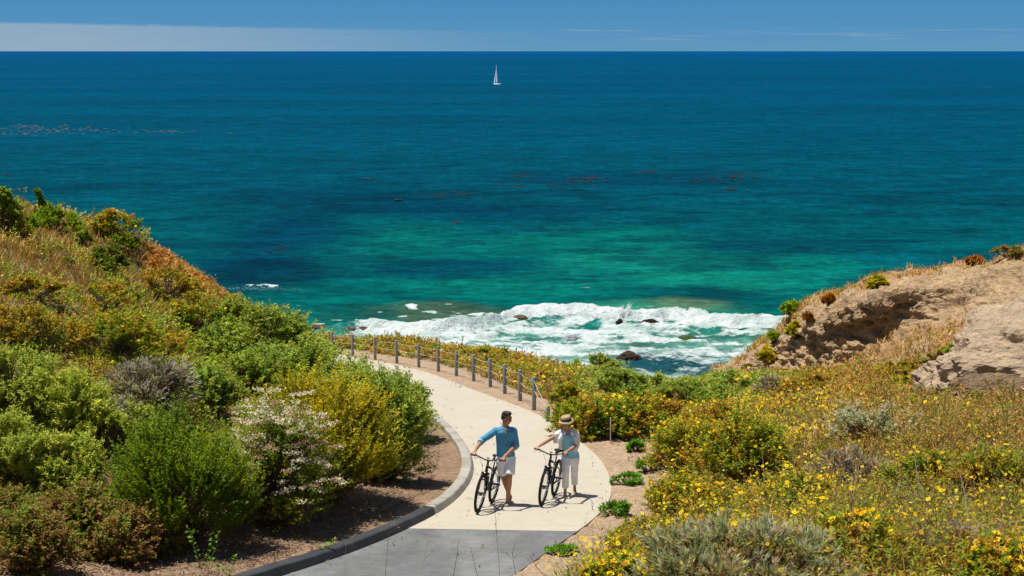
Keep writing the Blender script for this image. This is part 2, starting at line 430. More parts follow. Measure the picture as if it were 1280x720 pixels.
def kerb(name, line, mat, wdt=0.25, h=0.13):
    line = np.asarray(line); tg = np.gradient(line[:, :2], axis=0); tg /= np.linalg.norm(tg, axis=1)[:, None]
    nrm = np.stack([-tg[:, 1], tg[:, 0]], 1)
    prof = [(-0.012, -0.10), (-0.010, 0.01), (0.035, 0.86 * h), (0.05, 0.96 * h), (0.07, h), (wdt - 0.03, h + .004), (wdt - 0.012, 0.97 * h), (wdt, 0.86 * h), (wdt + 0.005, -0.12)]
    v = np.array([[[p[0] + n[0] * a, p[1] + n[1] * a, p[2] + b + (0.03 * (vnoise(p[0] * 1.1, p[1] * 1.1) - .5) + 0.012 * (vnoise(p[0] * 6, p[1] * 6 + a * 20) - .5)) * (b > 0.05)] for a, b in prof] for p, n in zip(line, nrm)])
    o = np_mesh(name, v.reshape(-1, 3), grid_faces(v.shape[0], v.shape[1]), mat, smooth=False)
    bm = bmesh.new(); bm.from_mesh(o.data)
    n = len(prof); bm.verts.ensure_lookup_table()
    bm.faces.new([bm.verts[i] for i in range(n)]); bm.faces.new([bm.verts[(len(line) - 1) * n + i] for i in reversed(range(n))])
    bm.to_mesh(o.data); bm.free()
    return tag(o, kind='structure')
t = NT('kerb_concrete'); v = t.geo()
nl = t.noise(v, 1.6, 6, 0.7); nf = t.noise(v, 60.0, 3, 0.6)
c = t.ramp(nl, [(0.25, (0.20, 0.18, 0.15)), (0.5, (0.36, 0.335, 0.285)), (0.75, (0.46, 0.43, 0.37))])
c = t.mix(1.0, c, t.ramp(nf, [(0.3, 0.85), (0.7, 1.1)]), 'MULTIPLY')
jy = t.math('FRACT', t.math('MULTIPLY', t.n('ShaderNodeSeparateXYZ', Vector=v).outputs[1], 0.42))
c = t.mix(t.math('MULTIPLY', t.math('SUBTRACT', 1.0, t.sstep(jy, 0.0, 0.016)), 0.7), c, (0.06, 0.05, 0.045))
M_KERB = t.done(t.pbsdf(c, 0.9, 0.2, normal=t.bump(nf, 0.3, 0.01)))
t = NT('kerb_asphalt'); v = t.geo()
nl = t.noise(v, 2.2, 6, 0.7); nf = t.noise(v, 80.0, 3, 0.6)
c = t.ramp(nl, [(0.25, (0.028, 0.030, 0.033)), (0.55, (0.048, 0.05, 0.053)), (0.8, (0.10, 0.098, 0.092))])
c = t.mix(1.0, c, t.ramp(nf, [(0.3, 0.7), (0.7, 1.3)]), 'MULTIPLY')
M_KERBA = t.done(t.pbsdf(c, 0.8, 0.3, normal=t.bump(nf, 0.5, 0.012)))
kA = part_line(Ls, on_path(548, 642)); kB = part_line(Ls, on_path(548, 522)) + 10
kerb('asphalt_kerb', resample(Ls[:kA + 1], 160), M_KERBA)
kl = resample(Ls[kA:kB], 220); kl = kl.copy(); kerb('kerb', kl[1:], M_KERB)

# ---- the sea
def build_sea():
    py0 = np.r_[np.arange(700, 530, -6.0), np.arange(530, 380, -0.75), np.arange(380, 64, -0.8)]
    ang = TH + np.arctan((py0 - 360) / F)
    Yr = np.r_[CAMZ / np.tan(ang), [9000, 12000, 18000, 28000, 45000]]
    Yr = np.unique(np.sort(Yr))
    U = np.r_[np.linspace(-2.2, -0.62, 20), np.linspace(-0.6, 0.6, 520), np.linspace(0.62, 2.2, 20)]
    UU, YY = np.meshgrid(U, Yr); XX = UU * YY
    # water body colour by depth (pure blue offshore, green over sand, dark over reef and kelp)
    ks = np.log(np.array([60, 106, 118, 128, 140, 160, 200, 260, 400, 800, 2000, 8000, 45000.]))
    kc = np.array([lin(*q) for q in [(96, 138, 128), (104, 148, 138), (104, 152, 136), (10, 112, 96), (0, 96, 88), (0, 88, 90), (0, 80, 88), (0, 74, 90), (0, 73, 95), (0, 73, 102), (0, 74, 108), (0, 76, 120), (0, 80, 134)]])
    ly = np.log(YY); col = np.stack([np.interp(ly, ks, kc[:, i]) for i in range(3)], -1)
    def patch(px, py, wpx, hpx, c, a, soft=1.0, seed=0, nf=0.05):
        nonlocal col
        q = sea_pt(px, py); rx = wpx / F * q[1]; ry = abs(sea_pt(px, py - hpx)[1] - q[1])
        d = np.hypot((XX - q[0]) / rx, (YY - q[1]) / ry)
        d = d + (fbm(XX * nf, YY * nf * 1.0, seed=seed + 40) - 0.5) * 1.3
        k = ((1 - sstep(0.25, 1.15, d)) * a)[..., None]
        col = col * (1 - k) + c * k
    sand = lin(14, 132, 106); sand2 = lin(4, 112, 96); dark = lin(2, 40, 60); dark2 = lin(0, 56, 78); reef = lin(70, 92, 66)
    patch(860, 345, 190, 34, sand, 0.85, seed=1); patch(700, 300, 190, 26, sand2, 0.6, seed=2); patch(480, 300, 130, 30, sand2, 0.45, seed=3); patch(1010, 330, 170, 24, sand2, 0.6, seed=4)
    patch(620, 360, 170, 20, sand2, 0.7, seed=5); patch(840, 385, 110, 12, lin(60, 150, 110), 0.7, seed=6)
    patch(340, 300, 110, 40, dark2, 0.9, seed=7); patch(330, 345, 90, 22, dark, 0.75, seed=8); patch(560, 335, 140, 16, dark2, 0.65, seed=9); patch(620, 262, 260, 14, dark2, 0.7, seed=10)
    patch(800, 225, 220, 12, dark2, 0.6, seed=11); patch(440, 250, 200, 26, dark2, 0.5, seed=12); patch(1130, 320, 90, 12, lin(0, 82, 96), 0.7, seed=13); patch(930, 312, 90, 8, lin(0, 84, 92), 0.6, seed=14)
    patch(545, 395, 100, 18, reef, 0.85, seed=15, nf=0.15); patch(440, 395, 60, 16, lin(20, 82, 74), 0.6, seed=16, nf=0.15); patch(860, 380, 60, 8, lin(120, 140, 95), 0.6, seed=17, nf=0.2); patch(640, 393, 30, 6, reef, 0.7, seed=18, nf=0.2)
    patch(828, 455, 90, 20, lin(14, 66, 76), 0.95, seed=19, nf=0.2)
    # scattered kelp and reef darkening, long and low
    near = (1 - sstep(170, 420, YY)) * sstep(128, 150, YY)
    kp = sstep(0.56, 0.72, fbm(XX * 0.045, YY * 0.075, seed=60)) * near * 0.45
    col = col * (1 - kp[..., None]) + dark * kp[..., None]
    kp = sstep(0.60, 0.70, fbm(XX * 0.14, YY * 0.2, seed=64)) * near * 0.4
    col = col * (1 - kp[..., None]) + dark * kp[..., None]
    # wind streaks, far and near, as broad changes of tone
    st = (fbm(XX * 0.004, YY * 0.010, seed=70) - 0.5) * 0.35 * sstep(150, 500, YY) + (fbm(XX * 0.025, YY * 0.07, seed=72) - 0.5) * 0.30 * (1 - sstep(600, 1500, YY))
    col = np.clip(col * (1 + st[..., None]) * 0.72, 0, 1)
    # foam cover: surf band against the rocks
    pxs = 640 + F * XX / (YY * CT + CAMZ * ST); 
    topY = np.array([sea_pt(a, b)[1] for a, b in [(380, 424), (440, 408), (458, 407.5), (500, 410), (536, 412.5), (590, 410.5), (619, 404), (645, 393), (700, 391), (760, 391), (800, 394), (860, 399), (900, 402), (960, 402), (1100, 405)]])
    topx = np.array([sea_pt(a, b)[0] for a, b in [(380, 424), (440, 408), (458, 407.5), (500, 410), (536, 412.5), (590, 410.5), (619, 404), (645, 393), (700, 391), (760, 391), (800, 394), (860, 399), (900, 402), (960, 402), (1100, 405)]])
    tY = np.interp(XX, topx, topY) + (fbm(XX * 0.25, YY * 0, seed=80) - 0.5) * 3.2
    inn = tY - YY                                           # metres shoreward of the breaker
    inn = inn + (fbm(XX * 0.8, YY * 0.8, seed=79) - 0.5) * 2.2
    lines = np.maximum.reduce([np.exp(-((inn - m_ - (fbm(XX * .12, YY * .12, seed=int(82 + m_)) - .5) * 5) / w_) ** 2) for m_, w_ in ((0.8, 1.3), (5.5, 1.1), (10.0, 1.3), (15.5, 1.0), (20.0, .8))])
    wash = sstep(-0.5, 0.7, inn) * (1.0 - 0.18 * sstep(16, 26, inn)) * sstep(-17, -12, XX)
    gaps = fbm(XX * 0.15, YY * 0.42, seed=84, octv=5)
    foam = wash * (1.0 - 0.60 * sstep(0.45, 0.72, gaps) * (1 - 0.75 * np.exp(-((inn - 1.8) / 2.6) ** 2))) * (1 - 0.5 * sstep(0.46, 0.70, fbm(XX * 0.55, YY * 0.95, seed=85, octv=4)) * sstep(1.2, 3.0, inn)) * (1 - (0.10 + 0.34 * sstep(6, 12, XX)) * sstep(2.0, 5, inn) * (1 - lines))
    q = sea_pt(828, 452); dd = np.hypot((XX - q[0]) / 6.5, (YY - q[1]) / 6.0) + (fbm(XX * .4, YY * .4, seed=86) - .5)
    foam = np.minimum(foam, 0.50 + 0.5 * sstep(0.6, 1.4, dd))
    for (a, b, wq, hq, s_) in [(328, 360, 20, 4.0, 1.5), (515, 383, 14, 2.4, 0.95), (592, 400, 20, 3, 0.85), (548, 398, 16, 1.8, 0.9), (570, 405, 26, 2.4, 0.85), (525, 404, 22, 2.0, 0.8), (575, 389, 13, 2.0, 0.9), (540, 389, 16, 2.0, 0.7), (600, 391, 16, 2, .75), (620, 398, 18, 3, .8), (500, 394, 16, 1.6, .7), (560, 381, 10, 1.2, .6), (420, 399, 10, 1.2, .6), (375, 383, 8, 1.0, .5), (455, 401, 18, 1.6, 0.7), (400, 405, 14, 1.4, 0.6), (480, 389, 10, 1.3, 0.45), (730, 359, 18, 0.7, 0.6), (705, 374, 10, 0.7, 0.35), (640, 395, 24, 4, 0.6), (860, 392, 30, 4, 0.55), (905, 380, 10, 1.2, 0.35), (560, 393, 60, 7, 0.36), (815, 383, 60, 4, 0.3), (490, 402, 50, 5, 0.36)]:
        q = sea_pt(a, b); rx = wq / F * q[1]; ry = abs(sea_pt(a, b - hq)[1] - q[1])
        d = np.hypot((XX - q[0]) / rx, (YY - q[1]) / ry) + (fbm(XX * 0.6, YY * 0.9, seed=90 + a % 7, octv=5) - 0.5) * 2.6 + 0.15
        foam = np.maximum(foam, s_ * (1 - sstep(0.3, 1.1, d)))
    ZZ = 0.9 * np.exp(-((inn - 0.3) / 1.3) ** 2) * sstep(-22, -12, XX) * (0.5 + fbm(XX * 0.2, YY * 0.1, seed=95))
    ZZ = ZZ + 0.55 * np.exp(-((inn - 6.0) / 1.0) ** 2) * fbm(XX * 0.15, YY * 0.1, seed=96)
    surf = sstep(-3, 1, inn) * (1 - sstep(150, 170, YY))
    ZZ = ZZ + ((fbm(XX * 0.9, YY * 0.9, seed=97) - 0.5) * 0.55 + (fbm(XX * 3.1, YY * 3.1, seed=98) - .5) * .22) * surf
    swell = np.sin(YY * 0.42 + fbm(XX * 0.03, YY * 0.03, seed=99) * 9) * 0.10 * (1 - sstep(250, 500, YY))
    ZZ = ZZ + swell
    q = sea_pt(328, 362); ZZ = ZZ + 0.5 * np.exp(-((YY - q[1]) / 0.8) ** 2 - ((XX - q[0]) / 6) ** 2)
    v = np.stack([XX, YY, ZZ], -1).reshape(-1, 3)
    t = NT('sea_water'); p = t.geo(); cc = t.attr('col').outputs['Color']; fo = t.attr('foam').outputs['Fac']
    w1 = t.noise(t.mapv(p, (0.75, 1.0, 1)), 0.8, 7, 0.68)            # chop
    w2 = t.noise(t.mapv(p, (0.7, 1.0, 1)), 0.17, 7, 0.68)            # swell
    w3 = t.noise(t.mapv(p, (0.5, 1.0, 1)), 0.035, 7, 0.68)
    w4 = t.noise(t.mapv(p, (0.35, 1.0, 1)), 0.008, 7, 0.66)
    cc = t.mix(1.0, cc, t.ramp(w1, [(0.28, 0.50), (0.5, 1.0), (0.72, 1.60)]), 'MULTIPLY')  # light and dark of the chop's wave faces put into the water colour
    cc = t.mix(1.0, cc, t.ramp(w2, [(0.28, 0.60), (0.5, 1.0), (0.72, 1.48)]), 'MULTIPLY')  # same for the swell: lit and shaded faces painted as colour
    cc = t.mix(1.0, cc, t.ramp(w3, [(0.28, 0.87), (0.5, 1.0), (0.72, 1.14)]), 'MULTIPLY')
    cc = t.mix(1.0, cc, t.ramp(w4, [(0.28, 0.90), (0.5, 1.0), (0.72, 1.10)]), 'MULTIPLY')
    bw = t.bump(t.math('ADD', t.math('MULTIPLY', w1, 0.5), t.math('MULTIPLY', w2, 1.6)), 0.55, 0.6)
    body = t.n('ShaderNodeBsdfDiffuse', Color=cc, Normal=bw).outputs[0]
    gl = t.n('ShaderNodeBsdfGlossy', Color=(0.35, 0.8, 1.0, 1.0), Roughness=0.25, Normal=bw).outputs[0]
    fr = t.n('ShaderNodeFresnel', IOR=1.33, Normal=bw).outputs[0]
    water = t.n('ShaderNodeMixShader', i0=t.math('MINIMUM', fr, 0.035), i1=body, i2=gl).outputs[0]
    # foam: lacing of cells torn by noise
    wv = t.n('ShaderNodeVectorMath', _operation='ADD', i0=p, i1=t.n('ShaderNodeVectorMath', _operation='SCALE', i0=t.n('ShaderNodeTexNoise', Vector=p, Scale=0.8, Detail=4.0).outputs[1]).outputs[0])
    lace = t.n('ShaderNodeTexVoronoi', _feature='DISTANCE_TO_EDGE', Vector=wv.outputs[0], Scale=0.75).outputs[0]
    lace2 = t.noise(p, 1.1, 7, 0.68)
    lk = t.math('ADD', t.math('MULTIPLY', lace, 0.55), t.math('MULTIPLY', lace2, 0.95))
    mk = t.sstep(t.math('SUBTRACT', t.math('MULTIPLY', fo, 1.02), lk), -0.22, 0.15)
    mk = t.math('MULTIPLY', mk, t.sstep(fo, 0.02, 0.12))
    fn = t.noise(p, 2.4, 6, 0.65)
    fc = t.ramp(fn, [(0.3, (0.40, 0.50, 0.48)), (0.5, (0.62, 0.67, 0.66)), (0.75, (0.76, 0.78, 0.77))])
    milky = t.sstep(t.noise(t.mapv(p, (0.45, 1.0, 1)), 0.42, 7, 0.66), 0.44, 0.64)
    fc = t.mix(t.math('MULTIPLY', milky, t.math('SUBTRACT', 1.0, t.math('MULTIPLY', t.sstep(fo, 0.75, 1.0), 0.45))), fc, (0.33, 0.46, 0.41))
    foamsh = t.pbsdf(fc, 0.8, 0.2, normal=t.bump(t.math('ADD', fn, t.math('MULTIPLY', lace2, 0.6)), 0.8, 0.5))
    mx = t.n('ShaderNodeMixShader', i0=mk, i1=water, i2=foamsh)
    m = t.done(mx.outputs[0])
    return tag(np_mesh('sea', v, grid_faces(*XX.shape), m, cols=col.reshape(-1, 3), smooth=True, extra={'foam': foam.ravel()}), kind='structure')
build_sea()
# ================================================================== CLIFF, ROCKS, FENCE, BOAT
def displaced(v, n, amp, sc, seed):
    return v + n * ((fbm(v[..., 0] * sc, v[..., 1] * sc, v[..., 2] * sc, seed=seed, octv=5) - 0.5) * 2 * amp)[..., None]
def grid_normals(v):
    du = np.gradient(v, axis=0); dv = np.gradient(v, axis=1)
    n = np.cross(du, dv); return n / np.maximum(np.linalg.norm(n, axis=2), 1e-9)[..., None]

t = NT('sandstone'); v = t.geo(); ac = t.attr('col').outputs['Color']
n1 = t.noise(t.mapv(v, (0.8, 0.8, 2.2), (0.3, 0.25, 0)), 1.6, 7, 0.68); n2 = t.noise(v, 7.0, 6, 0.65); n3 = t.noise(v, 30.0, 4, 0.6)
c = t.mix(1.0, ac, t.ramp(n1, [(0.25, 0.66), (0.5, 1.0), (0.75, 1.25)]), 'MULTIPLY')
c = t.mix(1.0, c, t.ramp(n2, [(0.25, 0.72), (0.7, 1.18)]), 'MULTIPLY')
hh = t.math('ADD', t.math('MULTIPLY', n1, 1.0), t.math('ADD', t.math('MULTIPLY', n2, 0.5), t.math('MULTIPLY', n3, 0.12)))
M_SAND = t.done(t.pbsdf(c, 0.95, 0.1, normal=t.bump(hh, 1.0, 0.35)))

CL = [(1480, 430, 50, 325, 58.4, 305, 58.3, 268, 61), (1400, 440, 52, 340, 60, 322, 59.9, 292, 62.5), (1280, 450, 55, 384, 60.0, 345, 63.2, 317, 65.5), (1200, 460, 59, 396, 63.6, 356, 66.0, 334, 68.5), (1120, 468, 63, 412, 67.3, 367, 67.2, 351, 70.5),
      (1060, 476, 66.5, 452, 68.8, 388, 69.2, 365, 72.5), (1010, 480, 69.5, 466, 70.8, 407, 71.6, 383, 74.5), (975, 480, 72, 468, 73, 432, 74, 404, 76.3), (950, 480, 75, 471, 76, 450, 76.8, 434, 79), (920, 484, 79, 475, 80, 463, 80.8, 452, 83), (895, 490, 83, 481, 84, 473, 84.8, 465, 87), (872, 498, 87, 493, 88, 489, 88.6, 484, 90)]
def build_cliff():
    prof = []
    for r in CL:
        b, lo, hi, top = P(r[0], r[1], r[2]), P(r[0], r[3], r[4]), P(r[0], r[5], r[6]), P(r[0], r[7], r[8])
        fr = b + (b - lo) * 0.4 + np.array([0, -2.0, -2.0])
        mid = top + np.array([0.6, 3.0, -0.5]); bk = top + np.array([-1.0, 8.0, -6.0]); bk2 = top + np.array([-2.0, 15.0, -20.0])
        bk2[2] = max(bk2[2], -3); bk[2] = max(bk[2], -2)
        prof.append(np.array([fr, b, lo, (lo + hi) / 2 + [0, 0.35, 0], hi, hi * .45 + top * .55 + [0, -0.2, 0.1], top, mid, bk, bk2]))
    prof = np.array(prof)
    # resample across (v) with fixed knots and along (u)
    kv = np.array([0, 1.0, 2.2, 2.7, 3.2, 4.0, 4.8, 5.4, 6.2, 7.2]); vv = np.linspace(0, 7.2, 210)
    A = np.stack([np.stack([np.interp(vv, kv, prof[i, :, k]) for k in range(3)], -1) for i in range(len(prof))])
    ku = np.r_[0, np.cumsum(np.linalg.norm(np.diff(prof[:, 4], axis=0), axis=1))]; uu = np.linspace(0, ku[-1], 420)
    V = np.stack([np.stack([np.interp(uu, ku, A[:, j, k]) for j in range(A.shape[1])], -1) for k in range(3)], -1)
    # soften the knots
    for _ in range(3):
        V[:, 1:-1] = 0.5 * V[:, 1:-1] + 0.25 * (V[:, :-2] + V[:, 2:])
    for _ in range(25):
        V[1:-1] = 0.5 * V[1:-1] + 0.25 * (V[:-2] + V[2:])
    N = grid_normals(V)
    if N[200, 60, 1] > 0: N = -N
    face = np.exp(-((vv - 2.75) / 0.75) ** 2)[None, :] * np.ones((len(uu), 1))
    X, Y, Z = V[..., 0], V[..., 1], V[..., 2]
    face = face * (1 - 0.65 * sstep(0.250, 0.315, X / Y))
    strata = Z * 0.9 + X * 0.22
    d = (fbm(X * 0.35, Y * 0.35, Z * 0.6, seed=101, octv=5) - 0.5) * 1.5
    rdg = 1 - np.abs(fbm(X * 0.8, Y * 0.8, Z * 1.2, seed=103, octv=4) - 0.5) * 4
    d = d + rdg * 0.17 * (0.45 + face) + (fbm(X * 2.6, Y * 2.6, Z * 3.5, seed=105, octv=4) - 0.5) * 0.80 * (0.34 + face)
    d = d + (np.floor(strata * 1.4 + fbm(X * .5, Y * .5, Z * .5, seed=107) * 2) % 2 - 0.5) * 0.22 * face
    V = V + N * d[..., None]
    V[:, 0, 2] -= 2
    # soil and dry-grass colours: grassy crest and apron, bare pale rock on the face
    pale = np.array([0.54, 0.375, 0.215]); brown = np.array([0.33, 0.20, 0.10]); gold = np.array([0.46, 0.25, 0.085]); rust = np.array([0.27, 0.12, 0.05])
    n = fbm(X * 0.9, Y * 0.9, Z * 0.9, seed=111)[..., None]
    c = pale * (0.75 + 0.5 * n)
    k = sstep(0.5, 0.65, fbm(X * 0.5, Y * 0.5, Z * 0.9, seed=113))[..., None] * 0.35; c = c * (1 - k) + brown * k
    crest = (0.8 * sstep(4.3, 4.9, vv)[None, :] * np.ones((len(uu), 1)) * sstep(0.36, 0.55, fbm(X * 0.6, Y * 0.6, seed=115)))[..., None]; c = c * (1 - 0.85 * crest) + gold * 0.85 * crest
    ap = ((1 - sstep(1.6, 2.25, vv))[None, :] * np.ones((len(uu), 1)) * sstep(0.32, 0.52, fbm(X * 0.7, Y * 0.7, seed=117)))[..., None]; c = c * (1 - 0.75 * ap) + gold * 0.75 * ap
    wet = (1 - sstep(1.0, 4.0, V[..., 2]))[..., None]; c = c * (1 - wet) + np.array([0.05, 0.04, 0.03]) * wet
    o = np_mesh('sandstone_cliff', V.reshape(-1, 3), grid_faces(V.shape[0], V.shape[1])[:, ::-1], M_SAND, cols=c.reshape(-1, 3), smooth=False)
    tag(o, kind='structure')
    return V, vv
CLV, CLvv = build_cliff()

def rock(name, label, cat, loc, size, seed, cols, mat=M_SAND, amp=0.22, sc=1.1, flat=1.0, res=48, group=None, rz=0.0, smooth=False):
    th = np.linspace(0, math.pi, res); ph = np.linspace(0, 2 * math.pi, res * 2)
    TT, PP = np.meshgrid(th, ph, indexing='ij')
    n = np.stack([np.sin(TT) * np.cos(PP), np.sin(TT) * np.sin(PP), np.cos(TT)], -1)
    r = 1 + (fbm(n[..., 0] * sc + seed, n[..., 1] * sc, n[..., 2] * sc, seed=seed, octv=5) - 0.5) * 2 * amp * 2
    r = r + (1 - np.abs(fbm(n[..., 0] * sc * 2.3, n[..., 1] * sc * 2.3 + seed, n[..., 2] * sc * 2.3, seed=seed + 3) - .5) * 4) * amp * .25
    v = n * r[..., None] * np.array(size); v[..., 2] *= np.where(v[..., 2] > 0, flat, 1)
    cz, sz = math.cos(rz), math.sin(rz)
    v = np.stack([v[..., 0] * cz - v[..., 1] * sz, v[..., 0] * sz + v[..., 1] * cz, v[..., 2]], -1)
    f = fbm(v[..., 0] * 1.3, v[..., 1] * 1.3, v[..., 2] * 1.3, seed=seed + 9)[..., None]
    a, b = np.array(cols[0]), np.array(cols[1]); c = a * (1 - f) + b * f
    if len(cols) > 2:
        k = sstep(0.2, 0.6, n[..., 2] + (f[..., 0] - 0.5))[..., None]; c = c * (1 - k) + np.array(cols[2]) * k
    o = np_mesh(name, v.reshape(-1, 3), grid_faces(*TT.shape)[:, ::-1], mat, cols=c.reshape(-1, 3), smooth=smooth, loc=loc)
    return tag(o, label, cat, group)

b = P(1345, 500, 45)
rock('sandstone_outcrop', 'pale sloping sandstone outcrop rising from dry brush at the right edge', 'rock', (b[0], b[1], b[2] + 0.1), (4.6, 4.2, 2.75), 5, [(0.54, 0.40, 0.26), (0.62, 0.47, 0.32)], amp=0.17, sc=2.2, res=150, rz=-0.1)
b = P(1252, 500, 40.5)
rock('sandstone_boulder', 'crumbly brown sandstone boulder low in front of the pale outcrop', 'rock', (b[0], b[1], b[2] - 0.1), (1.5, 0.9, 0.75), 17, [(0.22, 0.15, 0.085), (0.36, 0.25, 0.15)], amp=0.26, sc=1.8, res=90)

t = NT('wet_rock'); v = t.geo(); ac = t.attr('col').outputs['Color']; n1 = t.noise(v, 3.0, 6, 0.65)
c = t.mix(1.0, ac, t.ramp(n1, [(0.25, 0.55), (0.7, 1.4)]), 'MULTIPLY')
M_WET = t.done(t.pbsdf(c, 0.8, 0.12, normal=t.bump(n1, 0.9, 0.15)))
DK = [(0.012, 0.007, 0.006), (0.035, 0.018, 0.012)]
for (px, py, wp, hp, lab, cols, sd_) in [
    (775, 410, 13, 11, 'dark jagged rock in the surf just below the tall burst of spray', DK, 31),
    (812, 408.5, 23, 8.5, 'low dark rock in the white surf right of the burst of spray', DK, 32),
    (787, 449.5, 28, 9, 'rounded brown rock alone in the calm dark water near the shore', [(0.03, 0.018, 0.012), (0.07, 0.04, 0.025)], 33),
    (861, 424, 22, 5, 'flat rock with green weed on top in the foam', [(0.03, 0.03, 0.015), (0.06, 0.05, 0.03), (0.05, 0.09, 0.02)], 34),
    (715, 425, 22, 6, 'grey rock half covered by wash in the white foam', [(0.16, 0.19, 0.20), (0.32, 0.36, 0.37)], 35),
    (650, 399, 20, 5, 'small brown reef rock breaking the surface at the back of the surf', [(0.07, 0.05, 0.03), (0.16, 0.12, 0.07)], 36),
    (800, 405, 7, 4, 'tiny dark rock tip between the two dark surf rocks', DK, 37),
    (783, 413, 8, 4, 'small black rock at the foot of the jagged surf rock', DK, 38)]:
    q = sea_pt(px, py); s = q[1] / F
    rock('surf_rock', lab, 'rock', (q[0], q[1] + wp * s * 0.3, -0.05), (wp * s * 0.52, wp * s * 0.42, max(hp * s * 0.95, 0.25)), sd_, cols, mat=M_WET, amp=0.2, sc=1.4, res=36, group='rocks in the surf')
for i, (px, py, wp, hp) in enumerate([(402, 412, 18, 7), (418, 414, 20, 7), (436, 414, 18, 6), (452, 413, 14, 6), (388, 411, 14, 6)]):
    q = sea_pt(px, py); s = q[1] / F
    rock('shore_rock', ['reddish brown shore rock behind the far end of the fence', 'broad reddish shore rock beside the start of the white surf', 'low brown shore rock where the surf line begins', 'small brown shore rock at the tip of the surf line', 'dark shore rock beside the leafy ridge above the far fence end'][i], 'rock',
         (q[0], q[1], 0.0), (wp * s * 0.6, wp * s * 0.5, hp * s * 0.8), 50 + i, [(0.05, 0.03, 0.022), (0.15, 0.08, 0.05)], mat=M_WET, amp=0.24, sc=1.6, res=36, group='rocks along the shore')

# burst of spray where a wave meets the rocks
def tetra_cloud(c, r):
    n = len(c); d = rng.normal(size=(n, 4, 3)); d /= np.linalg.norm(d, axis=2)[..., None]
    v = c[:, None] + d * r[:, None, None]
    f = np.arange(n * 4).reshape(n, 4); tri = np.concatenate([f[:, [0, 1, 2]], f[:, [0, 2, 3]], f[:, [0, 3, 1]], f[:, [1, 3, 2]]])
    return v.reshape(-1, 3), tri
M_FOAM = simple_mat('spray_foam', (0.84, 0.86, 0.87), 0.9, 0.1, 0.0, 0.03)
cs, rs = [], []
for (px, py, wp, hp, n) in [(776, 397, 10, 17, 4200), (768, 398, 16, 6, 1300), (786, 398, 14, 5, 900), (655, 394, 14, 4, 500), (840, 396, 20, 4, 700), (745, 396, 16, 4, 500), (700, 395, 24, 3, 500)]:
    q = sea_pt(px, py); s = q[1] / F
    jn = 7; jx = rng.normal(size=jn) * .45 * wp * s; jh = 0.35 + 0.65 * rng.random(jn); jd = rng.normal(size=jn) * .35; ji = rng.integers(0, jn, n)
    h = rng.random(n) ** 1.7 * jh[ji]; a = jx[ji] + jd[ji] * h + rng.normal(size=n) * (0.10 + 0.22 * h) * wp * s * .6; bb = rng.normal(size=n) * 0.4
    cs.append(np.stack([q[0] + a + 0.25 * h, q[1] + bb, 0.15 + h * hp * s * 1.05], -1)); rs.append(0.022 + rng.random(n) ** 2 * 0.085 * (1.1 - h))
sv, sf = tetra_cloud(np.vstack(cs), np.concatenate(rs))
tag(np_mesh('spray', sv, sf, M_FOAM), kind='stuff')

# floating kelp
def kelp_mats():
    vs, fs, cs = [], [], []; k = 0
    spots = [(560, 244, 40, 3, 60), (740, 224, 30, 5, 90), (655, 220, 22, 4, 50), (930, 221, 34, 5, 90), (915, 237, 14, 2, 30), (808, 216, 16, 3, 30), (700, 229, 60, 8, 60), (870, 225, 60, 8, 60), (640, 232, 18, 3, 24), (570, 279, 6, 2, 10), (498, 250, 12, 2, 14), (60, 163, 120, 4, 170), (200, 165, 70, 3, 60), (30, 158, 50, 2, 50), (40, 168, 60, 2, 50), (350, 312, 16, 3, 20), (460, 224, 10, 2, 8), (10, 220, 10, 1, 8)]
    for (px, py, wp, hp, n) in spots:
        for j in range(int(n * 0.65)):
            q = sea_pt(px + rng.normal() * wp * 0.45, py + rng.normal() * hp * 0.45)
            s = q[1] / F; m = 9; L = (0.5 + rng.random() ** 2 * 2.6) * s * 1.5; Wd = L * (0.4 + rng.random() * 1.0)
            a = np.linspace(0, 2 * math.pi, m, endpoint=False); rr = 0.6 + rng.random(m) * 0.5
            ring = np.stack([q[0] + np.cos(a) * L * rr, q[1] + np.sin(a) * Wd * rr, np.full(m, 0.12)], -1)
            vs.append(np.vstack([[[q[0], q[1], 0.22]], ring])); fs += [(k, k + 1 + i, k + 1 + (i + 1) % m) for i in range(m)]
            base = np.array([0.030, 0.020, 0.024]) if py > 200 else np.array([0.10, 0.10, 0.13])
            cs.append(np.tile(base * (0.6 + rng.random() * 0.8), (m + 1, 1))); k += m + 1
    return tag(np_mesh('floating_kelp', np.vstack(vs), np.array(fs), M_DRY, cols=np.vstack(cs)), kind='stuff')
kelp_mats()

# ------------------------------------------------------------------ bmesh helpers
def tube(bm, pts, r, n=8, cap=True, r2=None):
    pts = [Vector(p) for p in pts]; rings = []; a = None
    for i, p in enumerate(pts):
        d = (pts[min(i + 1, len(pts) - 1)] - pts[max(i - 1, 0)]).normalized()
        if a is None: a = d.cross(Vector((0, 0, 1)) if abs(d.z) < 0.9 else Vector((1, 0, 0))).normalized()
        else: a = (a - d * a.dot(d)).normalized()
        b = d.cross(a)
        rad = r[i] if isinstance(r, (list, tuple)) else r
        rings.append([bm.verts.new(p + (a * math.cos(2 * math.pi * j / n) + b * math.sin(2 * math.pi * j / n)) * rad) for j in range(n)])
    for A, B in zip(rings[:-1], rings[1:]):
        for j in range(n): bm.faces.new((A[j], A[(j + 1) % n], B[(j + 1) % n], B[j]))
    if cap:
        bm.faces.new(list(reversed(rings[0]))); bm.faces.new(rings[-1])
    return rings
def lathe(bm, axis_pts, n=12): return tube(bm, [a for a, _ in axis_pts], [b for _, b in axis_pts], n)
